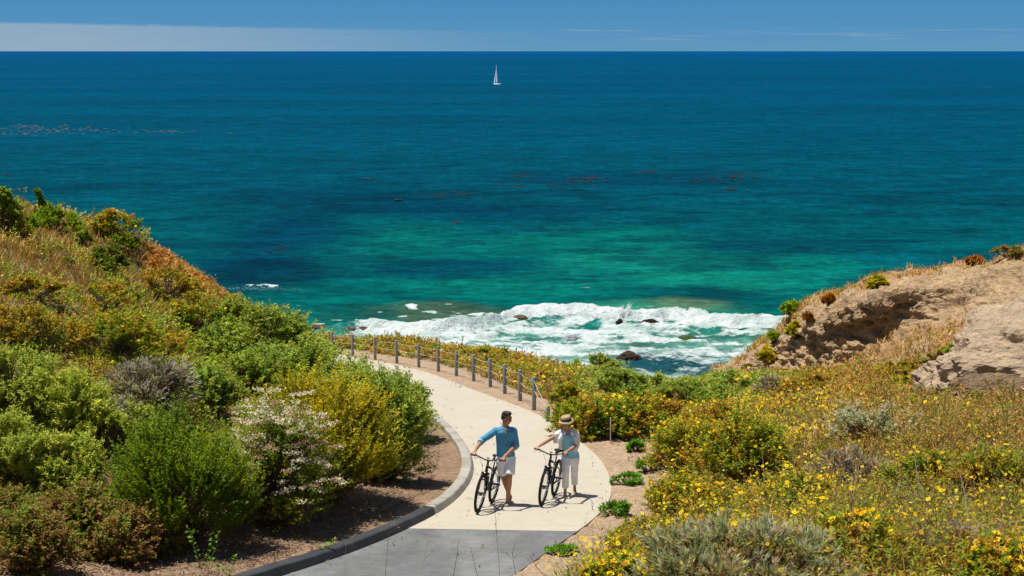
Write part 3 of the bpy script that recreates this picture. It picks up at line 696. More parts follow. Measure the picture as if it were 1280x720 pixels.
def obj(name, bm, mat, parent=None, smooth=True, loc=None):
    bmesh.ops.recalc_face_normals(bm, faces=bm.faces)
    me = bpy.data.meshes.new(name); bm.to_mesh(me); bm.free(); me.materials.append(mat)
    if smooth: me.polygons.foreach_set('use_smooth', np.full(len(me.polygons), True))
    o = bpy.data.objects.new(name, me)
    if loc is not None: o.location = loc
    return link(o, parent)
def box(bm, c, s, rot=None, bev=0.0):
    m = Matrix.Translation(c) @ (rot.to_4x4() if rot else Matrix()) @ Matrix.Diagonal((*s, 1))
    r = bmesh.ops.create_cube(bm, size=1.0, matrix=m)
    if bev:
        es = list({e for v_ in r['verts'] for e in v_.link_edges}); bmesh.ops.bevel(bm, geom=es, offset=bev, segments=2, affect='EDGES')
def ring(bm, R, r, axis_m, n=40, k=8):
    rings = []
    for i in range(n):
        a = 2 * math.pi * i / n; row = []
        for j in range(k):
            b = 2 * math.pi * j / k; rr = R + r * math.cos(b)
            row.append(bm.verts.new(axis_m @ Vector((rr * math.cos(a), r * math.sin(b), rr * math.sin(a)))))
        rings.append(row)
    for i in range(n):
        A, B = rings[i], rings[(i + 1) % n]
        for j in range(k): bm.faces.new((A[j], A[(j + 1) % k], B[(j + 1) % k], B[j]))

# ------------------------------------------------------------------ fence
t = NT('weathered_wood'); v = t.obj(); g = t.noise(t.mapv(v, (30, 30, 2.5)), 1.0, 6, 0.7); g2 = t.noise(v, 4.0, 4)
c = t.ramp(g, [(0.25, (0.13, 0.14, 0.15)), (0.55, (0.26, 0.275, 0.285)), (0.8, (0.36, 0.36, 0.35))]); c = t.mix(t.math('MULTIPLY', g2, 0.3), c, (0.24, 0.20, 0.16))
M_POST = t.done(t.pbsdf(c, 0.85, 0.2, normal=t.bump(g, 0.5, 0.01)))
M_ROPE = simple_mat('rope', (0.46, 0.43, 0.38), 0.85, 0.1)
POSTS = [(667.5, 510, 39), (650, 502, 41.4), (631, 495.5, 43.7), (613, 488.5, 46), (592, 481.5, 48.2), (570.5, 472, 50.2), (548, 465, 52.2), (523.5, 459.5, 54.2), (496, 454.5, 56.2), (469, 450.5, 58.2), (441, 446, 60.2), (415.5, 442.5, 62.2), (392, 440, 64.2)]
pw = [P(*p) for p in POSTS]; base0 = np.array(pw[0])
for i, q in enumerate(pw): q[2] = float(ground(q[0], q[1]))
base0 = pw[0].copy()
short = P(685, 520.5, 36.8); short[2] = float(ground(short[0], short[1]))
fence = empty('post_and_wire_fence', tuple(base0), 0, 'low fence of grey round wooden posts strung with thin ropes along the path', 'fence')
heights = []
for i, q in enumerate(pw + [short]):
    h = 0.95 if i < len(pw) else 0.44
    h += random.uniform(-0.02, 0.02); heights.append(h)
    lx, ly = random.uniform(-.012, .012), random.uniform(-.012, .012); r = 0.062
    bm = bmesh.new(); loc = q - base0
    lathe(bm, [((0, 0, -0.35), r), ((0, 0, 0), r), ((lx * .5, ly * .5, h * .5), r * .98), ((lx, ly, h - 0.025), r * 0.96), ((lx, ly, h - 0.006), r * 0.85), ((lx, ly, h), r * 0.6)], 14)
    o = obj('post', bm, M_POST, fence, loc=tuple(loc))
    if i == len(pw): tag(o, 'short end post where the ropes come down')
for lv in (0.84, 0.56, 0.28):
    bm = bmesh.new()
    for a, b in zip(pw[:-1], pw[1:]):
        pts = [(a * (1 - k) + b * k) - base0 + np.array([0, 0, lv - 0.045 * 4 * k * (1 - k)]) for k in np.linspace(0, 1, 7)]
        tube(bm, pts, 0.0075, 5)
    e = short - base0 + np.array([0, 0, 0.36 if lv > .4 else 0.1])
    a = pw[0] - base0 + np.array([0, 0, lv])
    if lv > 0.4: tube(bm, [a * (1 - k) + e * k + np.array([0, 0, -0.05 * 4 * k * (1 - k)]) for k in np.linspace(0, 1, 7)], 0.009, 5)
    obj('rope', bm, M_ROPE, fence)
# stakes
M_STAKE = simple_mat('bare_wood', (0.55, 0.40, 0.22), 0.8, 0.15, 0, 0.2)
def stake(px, py, Y, h, label, mat, r=0.022):
    q = P(px, py, Y); z0 = min(float(ground(q[0], q[1])), q[2]); bm = bmesh.new()
    tube(bm, [(0, 0, -0.3), (0, 0, q[2] - z0 + h * .97), (0.004, 0, q[2] - z0 + h)], [r, r, r * 0.5], 6)
    return tag(obj('stake', bm, mat, loc=(q[0], q[1], z0)), label, 'stake')

# ------------------------------------------------------------------ sailboat
def sailboat():
    q = sea_pt(621, 106.3)
    root = empty('sailboat', (q[0], q[1], 0), math.radians(114), 'white sailing yacht with two raised sails far out on the sea', 'sailboat')
    mw = simple_mat('boat_white', (0.80, 0.80, 0.78), 0.35, 0.5, 0, 0.03); _t = NT('sailcloth'); _p = _t.pbsdf(_t.mix(_t.noise(_t.obj(), 0.8), (0.86, 0.85, 0.83), (0.90, 0.89, 0.87)), 0.8, 0.1); _tr = _t.n('ShaderNodeBsdfTranslucent', Color=(0.8, 0.8, 0.76, 1)).outputs[0]
    ms = _t.done(_t.n('ShaderNodeMixShader', i0=0.12, i1=_p, i2=_tr).outputs[0]); mm = simple_mat('mast_alloy', (0.6, 0.6, 0.6), 0.35, 0.5, 0.7)
    mt = simple_mat('antifoul', (0.03, 0.05, 0.09), 0.6)
    L, B = 10.5, 3.2; bm = bmesh.new(); rows = []
    for i in range(17):
        k = i / 16; x = -L / 2 + L * k; w_ = B / 2 * (math.sin(math.pi * (0.28 + 0.72 * k)) ** 0.75 if k < 0.999 else 0.02); zt = 1.0 + 0.35 * (2 * k - 0.8) ** 2
        rows.append([bm.verts.new((x + (0.35 if zz > 0.2 and k > .9 else 0), s * w_ * f, zz)) for s, f, zz in [(-1, 1, zt), (-1, .93, 0.35), (-1, .6, -0.25), (0, 0, -0.5), (1, .6, -0.25), (1, .93, 0.35), (1, 1, zt)]])
    for A, C_ in zip(rows[:-1], rows[1:]):
        for j in range(6): bm.faces.new((A[j], A[j + 1], C_[j + 1], C_[j]))
        bm.faces.new((A[6], A[0], C_[0], C_[6]))
    bm.faces.new(rows[0]); bm.faces.new(list(reversed(rows[-1])))
    obj('hull', bm, mw, root)
    bm = bmesh.new(); box(bm, Vector((0.4, 0, 1.3)), (3.8, 1.7, 0.6), bev=0.15); cb = obj('cabin', bm, mw, root)
    bm = bmesh.new(); [box(bm, Vector((0.4 + dx, s * 0.86, 1.36)), (0.7, 0.03, 0.2)) for dx in (-1, 0, 1) for s in (1,)]; obj('cabin_windows', bm, mt, cb)
    bm = bmesh.new(); tube(bm, [(0.9, 0, 1.0), (0.9, 0, 13.9)], [0.09, 0.06], 8); obj('mast', bm, mm, root)
    bm = bmesh.new(); tube(bm, [(0.9, 0, 2.2), (-3.3, 1.0, 2.25)], 0.07, 8); obj('boom', bm, mm, root)
    def sail(name, a, b, c, belly):
        bm = bmesh.new(); a, b, c = Vector(a), Vector(b), Vector(c); n = 10; g = []
        nr = (b - a).cross(c - a).normalized()
        for i in range(n + 1):
            k = i / n; row = []
            for j in range(n + 1):
                m = j / n; p = a.lerp(c, k).lerp(b.lerp(c, k), m)
                row.append(bm.verts.new(p + nr * belly * math.sin(math.pi * m) * (1 - k) ** 0.7 * (0.5 + .5 * (1 - k))))
            g.append(row)
        for i in range(n):
            for j in range(n):
                bm.faces.new((g[i][j], g[i][j + 1], g[i + 1][j + 1], g[i + 1][j]))
        o = obj(name, bm, ms, root)
        return o
    sail('mainsail', (0.8, 0, 2.35), (-3.2, 0.98, 2.4), (0.88, 0, 13.6), 0.35)
    sail('jib', (5.0, 0, 1.6), (0.7, 1.1, 2.0), (1.0, 0, 12.4), 0.45)
sailboat()
# ================================================================== BICYCLES AND PEOPLE
M_BLACK = simple_mat('black_paint', (0.012, 0.012, 0.014), 0.3, 0.5, 0, 0.2)
M_RUBBER = simple_mat('rubber', (0.016, 0.016, 0.016), 0.85, 0.25, 0, 0.25, 60)
M_ALLOY = simple_mat('alloy', (0.45, 0.46, 0.48), 0.35, 0.5, 0.8, 0.1)
M_DARKM = simple_mat('dark_alloy', (0.05, 0.05, 0.055), 0.4, 0.5, 0.5, 0.2)
M_GREYP = simple_mat('grey_decal', (0.22, 0.26, 0.30), 0.4, 0.5, 0, 0.1)

def make_bicycle(label):
    root = empty('bicycle', (0, 0, 0), 0, label, 'bicycle', 'bicycles being wheeled up the path')
    RA, FA = Vector((0, 0, .355)), Vector((1.06, 0, .355)); BB = Vector((.43, 0, .315))
    sdv = Vector((0, 1, 0))
    for A in (RA, FA):
        bm = bmesh.new(); tube(bm, [(0, -.055, 0), (0, .055, 0)], .022, 12); tube(bm, [(0, -.06, 0), (0, -.05, 0)], .032, 12); tube(bm, [(0, .05, 0), (0, .06, 0)], .032, 12)
        wh = obj('wheel', bm, M_DARKM, root, loc=A)
        bm = bmesh.new(); ring(bm, .329, .027, Matrix(), 56, 10)
        for i in range(84):                                             # knobs of the tread
            a = 2 * math.pi * i / 84
            for s in (-.012, .012): box(bm, Vector((.3555 * math.cos(a + s * .8), s, .3555 * math.sin(a + s * .8))), (.009, .013, .012), Matrix.Rotation(-a, 3, 'Y'))
        obj('tyre', bm, M_RUBBER, wh)
        bm = bmesh.new(); ring(bm, .297, .011, Matrix(), 56, 8); obj('rim', bm, M_DARKM, wh)
        bm = bmesh.new()
        for i in range(28):
            a = 2 * math.pi * i / 28; s = 1 if i % 2 else -1; b = a + (0.55 if i % 4 < 2 else -0.55)
            tube(bm, [(.028 * math.cos(b), s * .05, .028 * math.sin(b)), (.292 * math.cos(a), 0, .292 * math.sin(a))], .0016, 4, False)
        obj('spokes', bm, M_ALLOY, wh)
        bm = bmesh.new(); ring(bm, .075, .006, Matrix.Translation((0, .066, 0)), 28, 6)
        for i in range(5):
            a = 2 * math.pi * i / 5; tube(bm, [(0.02 * math.cos(a), .066, .02 * math.sin(a)), (.07 * math.cos(a), .066, .07 * math.sin(a))], .004, 4)
        obj('brake_disc', bm, M_ALLOY, wh)
    HB, HT = Vector((.878, 0, .735)), Vector((.833, 0, .862))
    bm = bmesh.new()
    tube(bm, [HB, HT], [.026, .024], 12); ST_ = Vector((.315, 0, .715))
    tube(bm, [BB, ST_], [.02, .018], 10); tube(bm, [ST_ + Vector((0.01, 0, -.03)), (HT + HB) / 2 + Vector((0, 0, .03))], [.019, .023], 10); tube(bm, [HB + Vector((-.005, 0, .02)), BB], [.027, .025], 10)
    for s in (-1, 1):
        tube(bm, [BB + Vector((-.03, s * .03, 0)), Vector((.2, s * .06, .32)), RA + Vector((0, s * .068, 0))], .011, 8)
        tube(bm, [ST_ + Vector((0, s * .02, -.05)), Vector((.15, s * .058, .55)), RA + Vector((0, s * .068, 0))], .009, 8)
    tube(bm, [BB + Vector((0, -.05, 0)), BB + Vector((0, .05, 0))], .026, 12)
    obj('frame', bm, M_BLACK, root)
    bm = bmesh.new(); ax = (HB - HT).normalized()
    crown = HB + ax * .035
    box(bm, crown + Vector((.01, 0, 0)), (.05, .15, .04), bev=.008)
    for s in (-1, 1):
        a = crown + Vector((.012, s * .065, 0)); e = FA + Vector((0, s * .065, 0)); m = a.lerp(e, .42)
        tube(bm, [a + Vector((0, 0, .012)), m], .016, 10); tube(bm, [m, a.lerp(e, .95), e], [.023, .021, .016], 10)
    tube(bm, [FA + Vector((0, -.07, 0)), FA + Vector((0, .07, 0))], .009, 8)
    br = [crown.lerp(FA, .42) + Vector((.03, s * .06, .02)) for s in (-1, 0, 1)]; tube(bm, [br[0], br[1] + Vector((.02, 0, .03)), br[2]], .012, 8)
    obj('fork', bm, M_BLACK, root)
    st = HT - ax * .035; clamp = st + Vector((.075, 0, .055))
    bm = bmesh.new(); tube(bm, [HT, st - ax * .02], .021, 10); tube(bm, [st, clamp], [.02, .019], 10); obj('stem', bm, M_DARKM, root)
    bm = bmesh.new(); hb = []
    for y in (-.335, -.22, -.12, -.05, .05, .12, .22, .335):
        k = max(0, abs(y) - .06); hb.append(clamp + Vector((-.16 * k, y, min(.035, .25 * k) + .05 * k)))
    tube(bm, hb, .0135, 10); bar = obj('handlebar', bm, M_DARKM, root); ends = {}
    for s in (-1, 1):
        a, b = (hb[-1], hb[-2]) if s > 0 else (hb[0], hb[1])
        bm = bmesh.new(); tube(bm, [a, a.lerp(b, .08), a.lerp(b, .95), b], [.019, .0175, .0165, .019], 12); obj('grip', bm, M_RUBBER, bar)
        bm = bmesh.new(); c_ = b.lerp(hb[-3] if s > 0 else hb[2], .3); tube(bm, [c_ + Vector((0, 0, 0)), c_ + Vector((.03, 0, -.02)), c_ + Vector((.055, s * .05, -.035)), c_ + Vector((.05, s * .13, -.04))], [.012, .010, .006, .004], 6); obj('brake_lever', bm, M_ALLOY, bar)
        ends[s] = (a.copy(), b.copy())
        bm = bmesh.new(); c2 = c_ + Vector((.03, 0, 0)); tube(bm, [c2, c2 + Vector((.10, -s * .04, .03)), crown + Vector((.08, s * .05, .12)), crown.lerp(FA, .6) + Vector((.02, s * .075, 0))], .003, 5); obj('cable', bm, M_RUBBER, bar)
    bm = bmesh.new(); box(bm, clamp + Vector((.02, .01, .045)), (.05, .06, .018), Matrix.Rotation(-.4, 3, 'Y'), .005); obj('bar_display', bm, M_GREYP, bar)
    bm = bmesh.new(); sp = ST_ + (ST_ - BB).normalized() * .17; tube(bm, [ST_ - (ST_ - BB).normalized() * .06, sp], .0145, 10); obj('seat_post', bm, M_DARKM, root)
    bm = bmesh.new(); rows = []
    for i in range(13):
        k = i / 12; w_ = .075 * (1 - sstep(0, .62, k)) + .019; zz = .02 * (1 - k) ** 2 - .012 * k * k
        rows.append([bm.verts.new(sp + Vector((-.12 + .27 * k, w_ * math.cos(t_), .03 + zz + (.022 if math.sin(t_) > 0 else .03) * math.sin(t_)))) for t_ in np.linspace(0, 2 * math.pi, 14, endpoint=False)])
    for A, B in zip(rows[:-1], rows[1:]):
        for j in range(14): bm.faces.new((A[j], A[(j + 1) % 14], B[(j + 1) % 14], B[j]))
    bm.faces.new(rows[0]); bm.faces.new(list(reversed(rows[-1]))); obj('saddle', bm, M_RUBBER, root)
    bm = bmesh.new(); yy = -.058
    for R_ in (.088, .066): ring(bm, R_, .0045, Matrix.Translation(BB + Vector((0, yy, 0))), 36, 6)
    for i in range(4):
        a = math.pi * i / 2 + .4; tube(bm, [BB + Vector((0, yy, 0)), BB + Vector((.088 * math.cos(a), yy, .088 * math.sin(a)))], .006, 5)
    ca = -0.6; pe = []
    for s in (-1, 1):
        e = BB + Vector((s * .172 * math.cos(ca), -s * .075, s * .172 * math.sin(ca))); tube(bm, [BB + Vector((0, -s * .06, 0)), e], [.014, .010], 8); pe.append((e, s))
    cr = obj('crankset', bm, M_DARKM, root)
    for e, s in pe:
        bm = bmesh.new(); box(bm, e + Vector((0, -s * .055, 0)), (.09, .085, .02), bev=.004); tube(bm, [e, e + Vector((0, -s * .02, 0))], .007, 6); obj('pedal', bm, M_BLACK, cr)
    bm = bmesh.new(); q = [BB + Vector((-.01, yy, .088)), RA + Vector((0, yy, .04)), RA + Vector((-.04, yy, 0)), RA + Vector((-.005, yy, -.07)), RA + Vector((.03, yy, -.13)), BB + Vector((-.02, yy, -.088))]; tube(bm, q, .0045, 5); obj('chain', bm, M_DARKM, root)
    bm = bmesh.new()
    for R_, dy in ((.055, .0), (.043, .009), (.032, .017)): ring(bm, R_, .004, Matrix.Translation(RA + Vector((0, -.05 - dy + .012, 0))), 24, 5)
    box(bm, RA + Vector((.01, -.07, -.09)), (.03, .016, .12), bev=.004); obj('rear_gears', bm, M_DARKM, root)
    bm = bmesh.new(); a = HB.lerp(BB, .55) + Vector((.02, 0, .055)); tube(bm, [a, a + (HB - BB).normalized() * .16], .035, 12); obj('bottle_cage', bm, M_DARKM, root)
    return root, ends

def place_bike(root, front_px, rear_px, lean):
    f, r = Vector(on_path(*front_px)), Vector(on_path(*rear_px))
    h = (f - r); ang = math.atan2(h.y, h.x); f2 = f
    r2 = Vector((f.x - math.cos(ang) * 1.06, f.y - math.sin(ang) * 1.06, 0)); r2.z = float(zpath(r2.y))
    X = (f2 - r2).normalized(); Yv = Vector((0, 0, 1)).cross(X).normalized(); Zv = X.cross(Yv)
    ca, sa = math.cos(lean), math.sin(lean); Y2 = Yv * ca - Zv * sa; Z2 = Zv * ca + Yv * sa
    M = Matrix((X, Y2, Z2)).transposed().to_4x4(); M.translation = r2 + Vector((0, 0, .003))
    root.matrix_world = M; return M

bikeM, ends = make_bicycle('black mountain bike pushed by the man in the blue shirt')
MM = place_bike(bikeM, (597, 640.5), (615.5, 627.5), math.radians(7))
bikeW = copy_tree(bikeM); bikeW['label'] = 'black mountain bike pushed by the woman in the straw hat'
MW = place_bike(bikeW, (677, 631.5), (692.5, 619.5), math.radians(6))

# ------------------------------------------------------------------ figures
class Flesh:
    """overlapping tapered limbs, melted into one continuous surface"""
    def __init__(s): s.bm = bmesh.new()
    def ball(s, c, r, M=None):
        m = Matrix.Translation(c) @ ((M.to_4x4()) if M else Matrix()) @ Matrix.Diagonal((*((r,) * 3 if isinstance(r, float) else r), 1))
        bmesh.ops.create_uvsphere(s.bm, u_segments=16, v_segments=10, radius=1.0, matrix=m)
    def limb(s, pts, rs, n=12):
        pts = [Vector(p) for p in pts]
        tube(s.bm, pts, list(rs), n)
        for p, r in zip(pts, rs): s.ball(p, float(r) * .995)
    def sleeve(s, pts, rs, n=16): tube(s.bm, [Vector(p) for p in pts], list(rs), n)
    def loft(s, secs, n=24, side=Vector((1, 0, 0)), fwd=Vector((0, -1, 0))):
        rows = [[s.bm.verts.new(Vector(c) + side * (rx * math.cos(a)) + fwd * (ry * math.sin(a))) for a in np.linspace(0, 2 * math.pi, n, endpoint=False)] for c, rx, ry in secs]
        for A, B in zip(rows[:-1], rows[1:]):
            for j in range(n): s.bm.faces.new((A[j], A[(j + 1) % n], B[(j + 1) % n], B[j]))
        s.bm.faces.new(list(reversed(rows[0]))); s.bm.faces.new(rows[-1])
    def done(s, name, mat, parent, voxel=0.008, smooth=6, wrinkle=0.0, wsc=14.0):
        bmesh.ops.recalc_face_normals(s.bm, faces=s.bm.faces)
        me = bpy.data.meshes.new(name); s.bm.to_mesh(me); s.bm.free()
        o = bpy.data.objects.new(name, me); COL.objects.link(o)
        rm = o.modifiers.new('melt', 'REMESH'); rm.mode = 'VOXEL'; rm.voxel_size = voxel
        if smooth: sm = o.modifiers.new('soft', 'SMOOTH'); sm.factor = 0.5; sm.iterations = smooth
        bpy.context.view_layer.update(); dg = bpy.context.evaluated_depsgraph_get()
        m2 = bpy.data.meshes.new_from_object(o.evaluated_get(dg)); o.modifiers.clear(); o.data = m2; m2.name = name
        if wrinkle:
            n = len(m2.vertices); co_ = np.empty(n * 3, np.float32); m2.vertices.foreach_get('co', co_); co_ = co_.reshape(-1, 3).astype(float)
            nn = np.empty(n * 3, np.float32); m2.vertex_normals.foreach_get('vector', nn); nn = nn.reshape(-1, 3)
            d = (1 - np.abs(fbm(co_[:, 0] * wsc, co_[:, 1] * wsc, co_[:, 2] * wsc * .55, seed=77, octv=3) - .5) * 4) * wrinkle
            m2.vertices.foreach_set('co', (co_ + nn * d[:, None]).astype(np.float32).ravel())
        m2.materials.clear(); m2.materials.append(mat)
        m2.polygons.foreach_set('use_smooth', np.full(len(m2.polygons), True)); m2.update()
        if parent is not None: o.parent = parent
        return o

def fabric(name, col, rough=0.9, var=0.10):
    t = NT(name); v = t.obj(); n1 = t.noise(v, 9.0, 4); n2 = t.noise(v, 260.0, 2)
    c = t.mix(n1, tuple(np.array(col) * (1 - var)), tuple(np.minimum(np.array(col) * (1 + var), .9)))
    return t.done(t.pbsdf(c, rough, 0.15, normal=t.bump(t.math('ADD', t.noise(v, 28.0, 3), t.math('MULTIPLY', n2, .15)), 0.35, 0.012)))
def skin_mat(name, col):
    t = NT(name); v = t.obj(); n1 = t.noise(v, 22.0, 4)
    c = t.mix(n1, tuple(np.array(col) * .86), tuple(np.array(col) * 1.14))
    return t.done(t.pbsdf(c, 0.5, 0.35))
M_SKIN_M = skin_mat('tanned_skin', (0.40, 0.185, 0.10)); M_SKIN_W = skin_mat('skin', (0.48, 0.245, 0.15))
M_HAIR = simple_mat('dark_hair', (0.026, 0.016, 0.010), 0.5, 0.4, 0, .4, 60)
M_EYE = simple_mat('eye', (0.02, 0.013, 0.01), 0.2, 0.5); M_LIP = simple_mat('lip', (0.28, 0.09, 0.07), 0.5, 0.3)

def hand(fl, grip_a, grip_b, wrist, elbow, sgn, k=1.0):
    """palm and five fingers closed round a handlebar grip; returns nothing, adds to the flesh"""
    a = (Vector(grip_b) - Vector(grip_a)).normalized(); c = Vector(grip_a).lerp(Vector(grip_b), 0.50)
    back = (Vector(wrist) - c); back = (back - a * back.dot(a)).normalized(); up = a.cross(back)
    if up.z < 0: up = -up
    rb = .017 + .0095 * k
    def on(th, off, rad=rb): return c + a * off + (back * math.cos(th) + up * math.sin(th)) * rad
    lens = [1.0, 1.08, 1.02, .85]
    for i in range(4):
        off = (i - 1.5) * .0195 * k * sgn; L = lens[i]
        th = [math.radians(q) for q in (55, 55 + 58 * L, 55 + 125 * L, 55 + 185 * L)]
        pts = [on(th[0], off, rb + .010), on(th[1], off, rb + .003), on(th[2], off), on(th[3], off)]
        fl.limb(pts, [.0105 * k, .0098 * k, .0090 * k, .0080 * k], 8)
    kn = [on(math.radians(55), (i - 1.5) * .0195 * k * sgn, rb + .008) for i in range(4)]
    w = Vector(wrist)
    for q in kn: fl.limb([q, q.lerp(w, .5), w], [.0125 * k, .0165 * k, .020 * k], 8)
    tb = w.lerp(kn[3], .35); fl.limb([tb, on(math.radians(-20), -2.5 * .0195 * k * sgn, rb + .008), on(math.radians(-85), -2.7 * .0195 * k * sgn, rb + .002), on(math.radians(-140), -2.2 * .0195 * k * sgn, rb)], [.016 * k, .0135 * k, .0115 * k, .0095 * k], 8)

def head(fl, c, f, u, k=1.0):
    f = Vector(f).normalized(); r = f.cross(Vector(u)).normalized(); u = r.cross(f).normalized(); c = Vector(c)
    R3 = Matrix((r, f, u)).transposed()
    at = lambda x, y, z: c + (r * x + f * y + u * z) * k
    fl.ball(at(0, -.012, .025), (.074 * k, .092 * k, .088 * k), R3); fl.ball(at(0, .022, -.03), (.062 * k, .066 * k, .078 * k), R3); fl.ball(at(0, .045, -.082), (.036 * k, .036 * k, .030 * k), R3)
    fl.limb([at(0, .083, .018), at(0, .106, -.022)], [.009 * k, .0145 * k], 8); fl.ball(at(0, .094, -.026), (.018 * k, .013 * k, .009 * k), R3)
    fl.limb([at(-.045, .072, .034), at(0, .084, .036), at(.045, .072, .034)], [.010 * k, .011 * k, .010 * k], 8)
    for s in (-1, 1):
        fl.ball(at(s * .075, -.005, -.008), (.010 * k, .020 * k, .032 * k), R3); fl.ball(at(s * .042, .062, -.018), (.020 * k, .02 * k, .016 * k), R3)
    fl.ball(at(0, .083, -.057), (.024 * k, .011 * k, .011 * k), R3)
    return at, R3
def face_details(at, R3, root, k, brow_mat):
    for s in (-1, 1):
        bm = bmesh.new(); bmesh.ops.create_uvsphere(bm, u_segments=10, v_segments=8, radius=.0125 * k, matrix=Matrix.Translation(at(s * .031, .0765, .012))); obj('eye', bm, M_EYE, root)
        bm = bmesh.new(); tube(bm, [at(s * .014, .093, .036), at(s * .032, .090, .041), at(s * .050, .078, .036)], [.004, .005, .003], 6); obj('eyebrow', bm, brow_mat, root)
    bm = bmesh.new(); tube(bm, [at(-.022, .084, -.058), at(0, .0955, -.056), at(.022, .084, -.058)], [.003, .006, .003], 6); obj('lips', bm, M_LIP, root)

def foot_dirs(v): v = Vector(v); v.z = 0; return v.normalized()

# ---- the man
def px3(px, py, Y): return Vector(P(px, py, Y))
g0 = on_path(634.5, 632.5); Ym = float(g0[1]) 
man = None
def make_man():
    Y = Ym + 0.12
    neck = px3(631.5, 533.5, Y - .03); hdc = px3(633.6, 522.6, Y - .05)
    shR = px3(619.6, 538.6, Y - .03); shL = px3(641.8, 538.2, Y + .03); hip = px3(632.0, 570.0, Y + .06); waist = px3(631.2, 556, Y + .02)
    gr = [MM @ ends[s][i] for s in (-1, 1) for i in (0, 1)]; gRa, gRb, gLa, gLb = gr
    cR, cL = gRa.lerp(gRb, .5), gLa.lerp(gLb, .5)
    elR = px3(602.0, 551.0, Y - .06); elL = px3(645.4, 557.0, Y - .02)
    wR = cR + (elR - cR).normalized() * .085 + Vector((0, .02, .03)); wL = cL + (elL - cL).normalized() * .085 + Vector((0, .02, .025))
    side = (shL - shR).normalized(); fwd = side.cross(Vector((0, 0, 1))).normalized()
    hjR, hjL = hip - side * .085, hip + side * .085
    zg = lambda v: float(zpath(v.y)) + .002
    aL = px3(634.6, 626.5, Ym + .06); aL.z = zg(aL) + .085; kL = px3(636.6, 597.0, Ym + .0)
    aR = px3(637.0, 619.0, Ym + .42); aR.z = zg(aR) + .12; kR = px3(629.8, 597.5, Ym + .14)
    f = Flesh()
    at, R3 = head(f, hdc, (0.80, -0.58, -0.16), (0.06, 0, 1), 1.0)
    f.limb([at(0, -.02, -.05), neck + Vector((0, 0, -.03))], [.056, .062])
    f.loft([(hip + Vector((0, 0, -.06)), .14, .10), (hip, .155, .11), (waist, .125, .09), (waist.lerp(neck, .5), .135, .095), (neck + Vector((0, 0, -.09)), .11, .065), (neck, .055, .055)], side=side, fwd=fwd)
    f.limb([shR, elR, elR.lerp(wR, .35), wR], [.046, .042, .041, .027]); f.limb([shL, elL, elL.lerp(wL, .35), wL], [.046, .042, .041, .027])
    f.limb([neck + Vector((0, 0, -.07)), shR], [.042, .045]); f.limb([neck + Vector((0, 0, -.07)), shL], [.042, .045])
    hand(f, gRa, gRb, wR, elR, 1); hand(f, gLa, gLb, wL, elL, -1)
    for hj, k_, a_ in ((hjR, kR, aR), (hjL, kL, aL)):
        calf = k_.lerp(a_, .30) + Vector((0, .025, 0)); f.limb([hj, hj.lerp(k_, .5), k_, calf, k_.lerp(a_, .65) + Vector((0, .01, 0)), a_], [.088, .076, .056, .058, .043, .035])
    toes = []
    for a_, d in ((aL, Vector((-.12, -1, 0))), (aR, Vector((-.1, -1, 0)))):
        d = d.normalized(); g = zg(a_); he = a_ + Vector((0, .03, 0)); toes.append((a_, d))
        f.limb([a_, Vector((a_.x, a_.y, a_.z - .045)) + d * .05, Vector((a_.x, a_.y, zg(a_) + .035)) + d * .15], [.036, .034, .026])
    root = f.done('person', M_SKIN_M, None, .0058, 4)
    root.name = 'person'
    tag(root, 'man in a blue rolled-sleeve shirt and white shorts pushing a bike, looking aside', 'person', 'people walking their bikes')
    face_details(at, R3, root, 1.0, M_HAIR)
    # hair: short and dark, swept up in front
    h = Flesh()
    h.ball(at(0, -.030, .050), (.081, .090, .080), R3); h.ball(at(0, .022, .098), (.062, .056, .040), R3); h.ball(at(.01, .052, .094), (.046, .022, .026), R3); h.ball(at(0, -.075, -.005), (.064, .042, .062), R3)
    for s in (-1, 1): h.limb([at(s * .072, .010, .045), at(s * .073, .012, .0)], [.016, .008]); h.ball(at(s * .066, -.035, .02), (.022, .05, .05), R3)
    for i in range(26):
        a = random.uniform(-1, 1); b = random.uniform(-.9, .7); p = at(a * .064, -.01 + b * .07, .115 - .035 * a * a - .02 * b * b); h.limb([p, p + (R3 @ Vector((a * .016 + .008, .014, .020)))], [.014, .006], 6)
    h.done('hair', M_HAIR, root, .006, 2, .002, 60)
    # shirt with rolled sleeves, open collar
    s_ = Flesh(); hem = hip + Vector((0, 0, .005))
    s_.loft([(hem, .178, .138), (hem + Vector((0, 0, .06)), .168, .132), (waist, .158, .122), (waist.lerp(neck, .45), .172, .130), (waist.lerp(neck, .74), .178, .118), (neck + Vector((0, 0, -.06)), .12, .088), (neck + Vector((0, 0, -.005)), .078, .076)], side=side, fwd=fwd)
    s_.ball(shR, .068); s_.ball(shL, .068)
    s_.limb([neck + Vector((0, 0, -.07)) - side * .06, shR], [.064, .066]); s_.limb([neck + Vector((0, 0, -.07)) + side * .06, shL], [.064, .066])
    cuR, cuL = elR.lerp(wR, .12), elL.lerp(wL, .12)
    s_.sleeve([shR, shR.lerp(elR, .5), elR, cuR], [.068, .062, .057, .056]); s_.sleeve([shL, shL.lerp(elL, .5), elL, cuL], [.068, .062, .057, .056])
    s_.ball(elR, .058); s_.ball(elL, .058)
    M_SH = fabric('blue_cotton', (0.085, 0.30, 0.50), .9, .12)
    sh = s_.done('shirt', M_SH, root, .009, 3, .007, 13)
    for (c0_, e0, w0) in ((cuR, elR, wR), (cuL, elL, wL)):
        c_ = Flesh(); d = (w0 - e0).normalized(); c_.sleeve([c0_ - d * .028, c0_ + d * .028], [.064, .062]); c_.done('cuff', fabric('pale_blue_cotton', (0.20, 0.45, 0.62), .9, .1) if e0 is elR else bpy.data.materials['pale_blue_cotton'], sh, .006, 3)
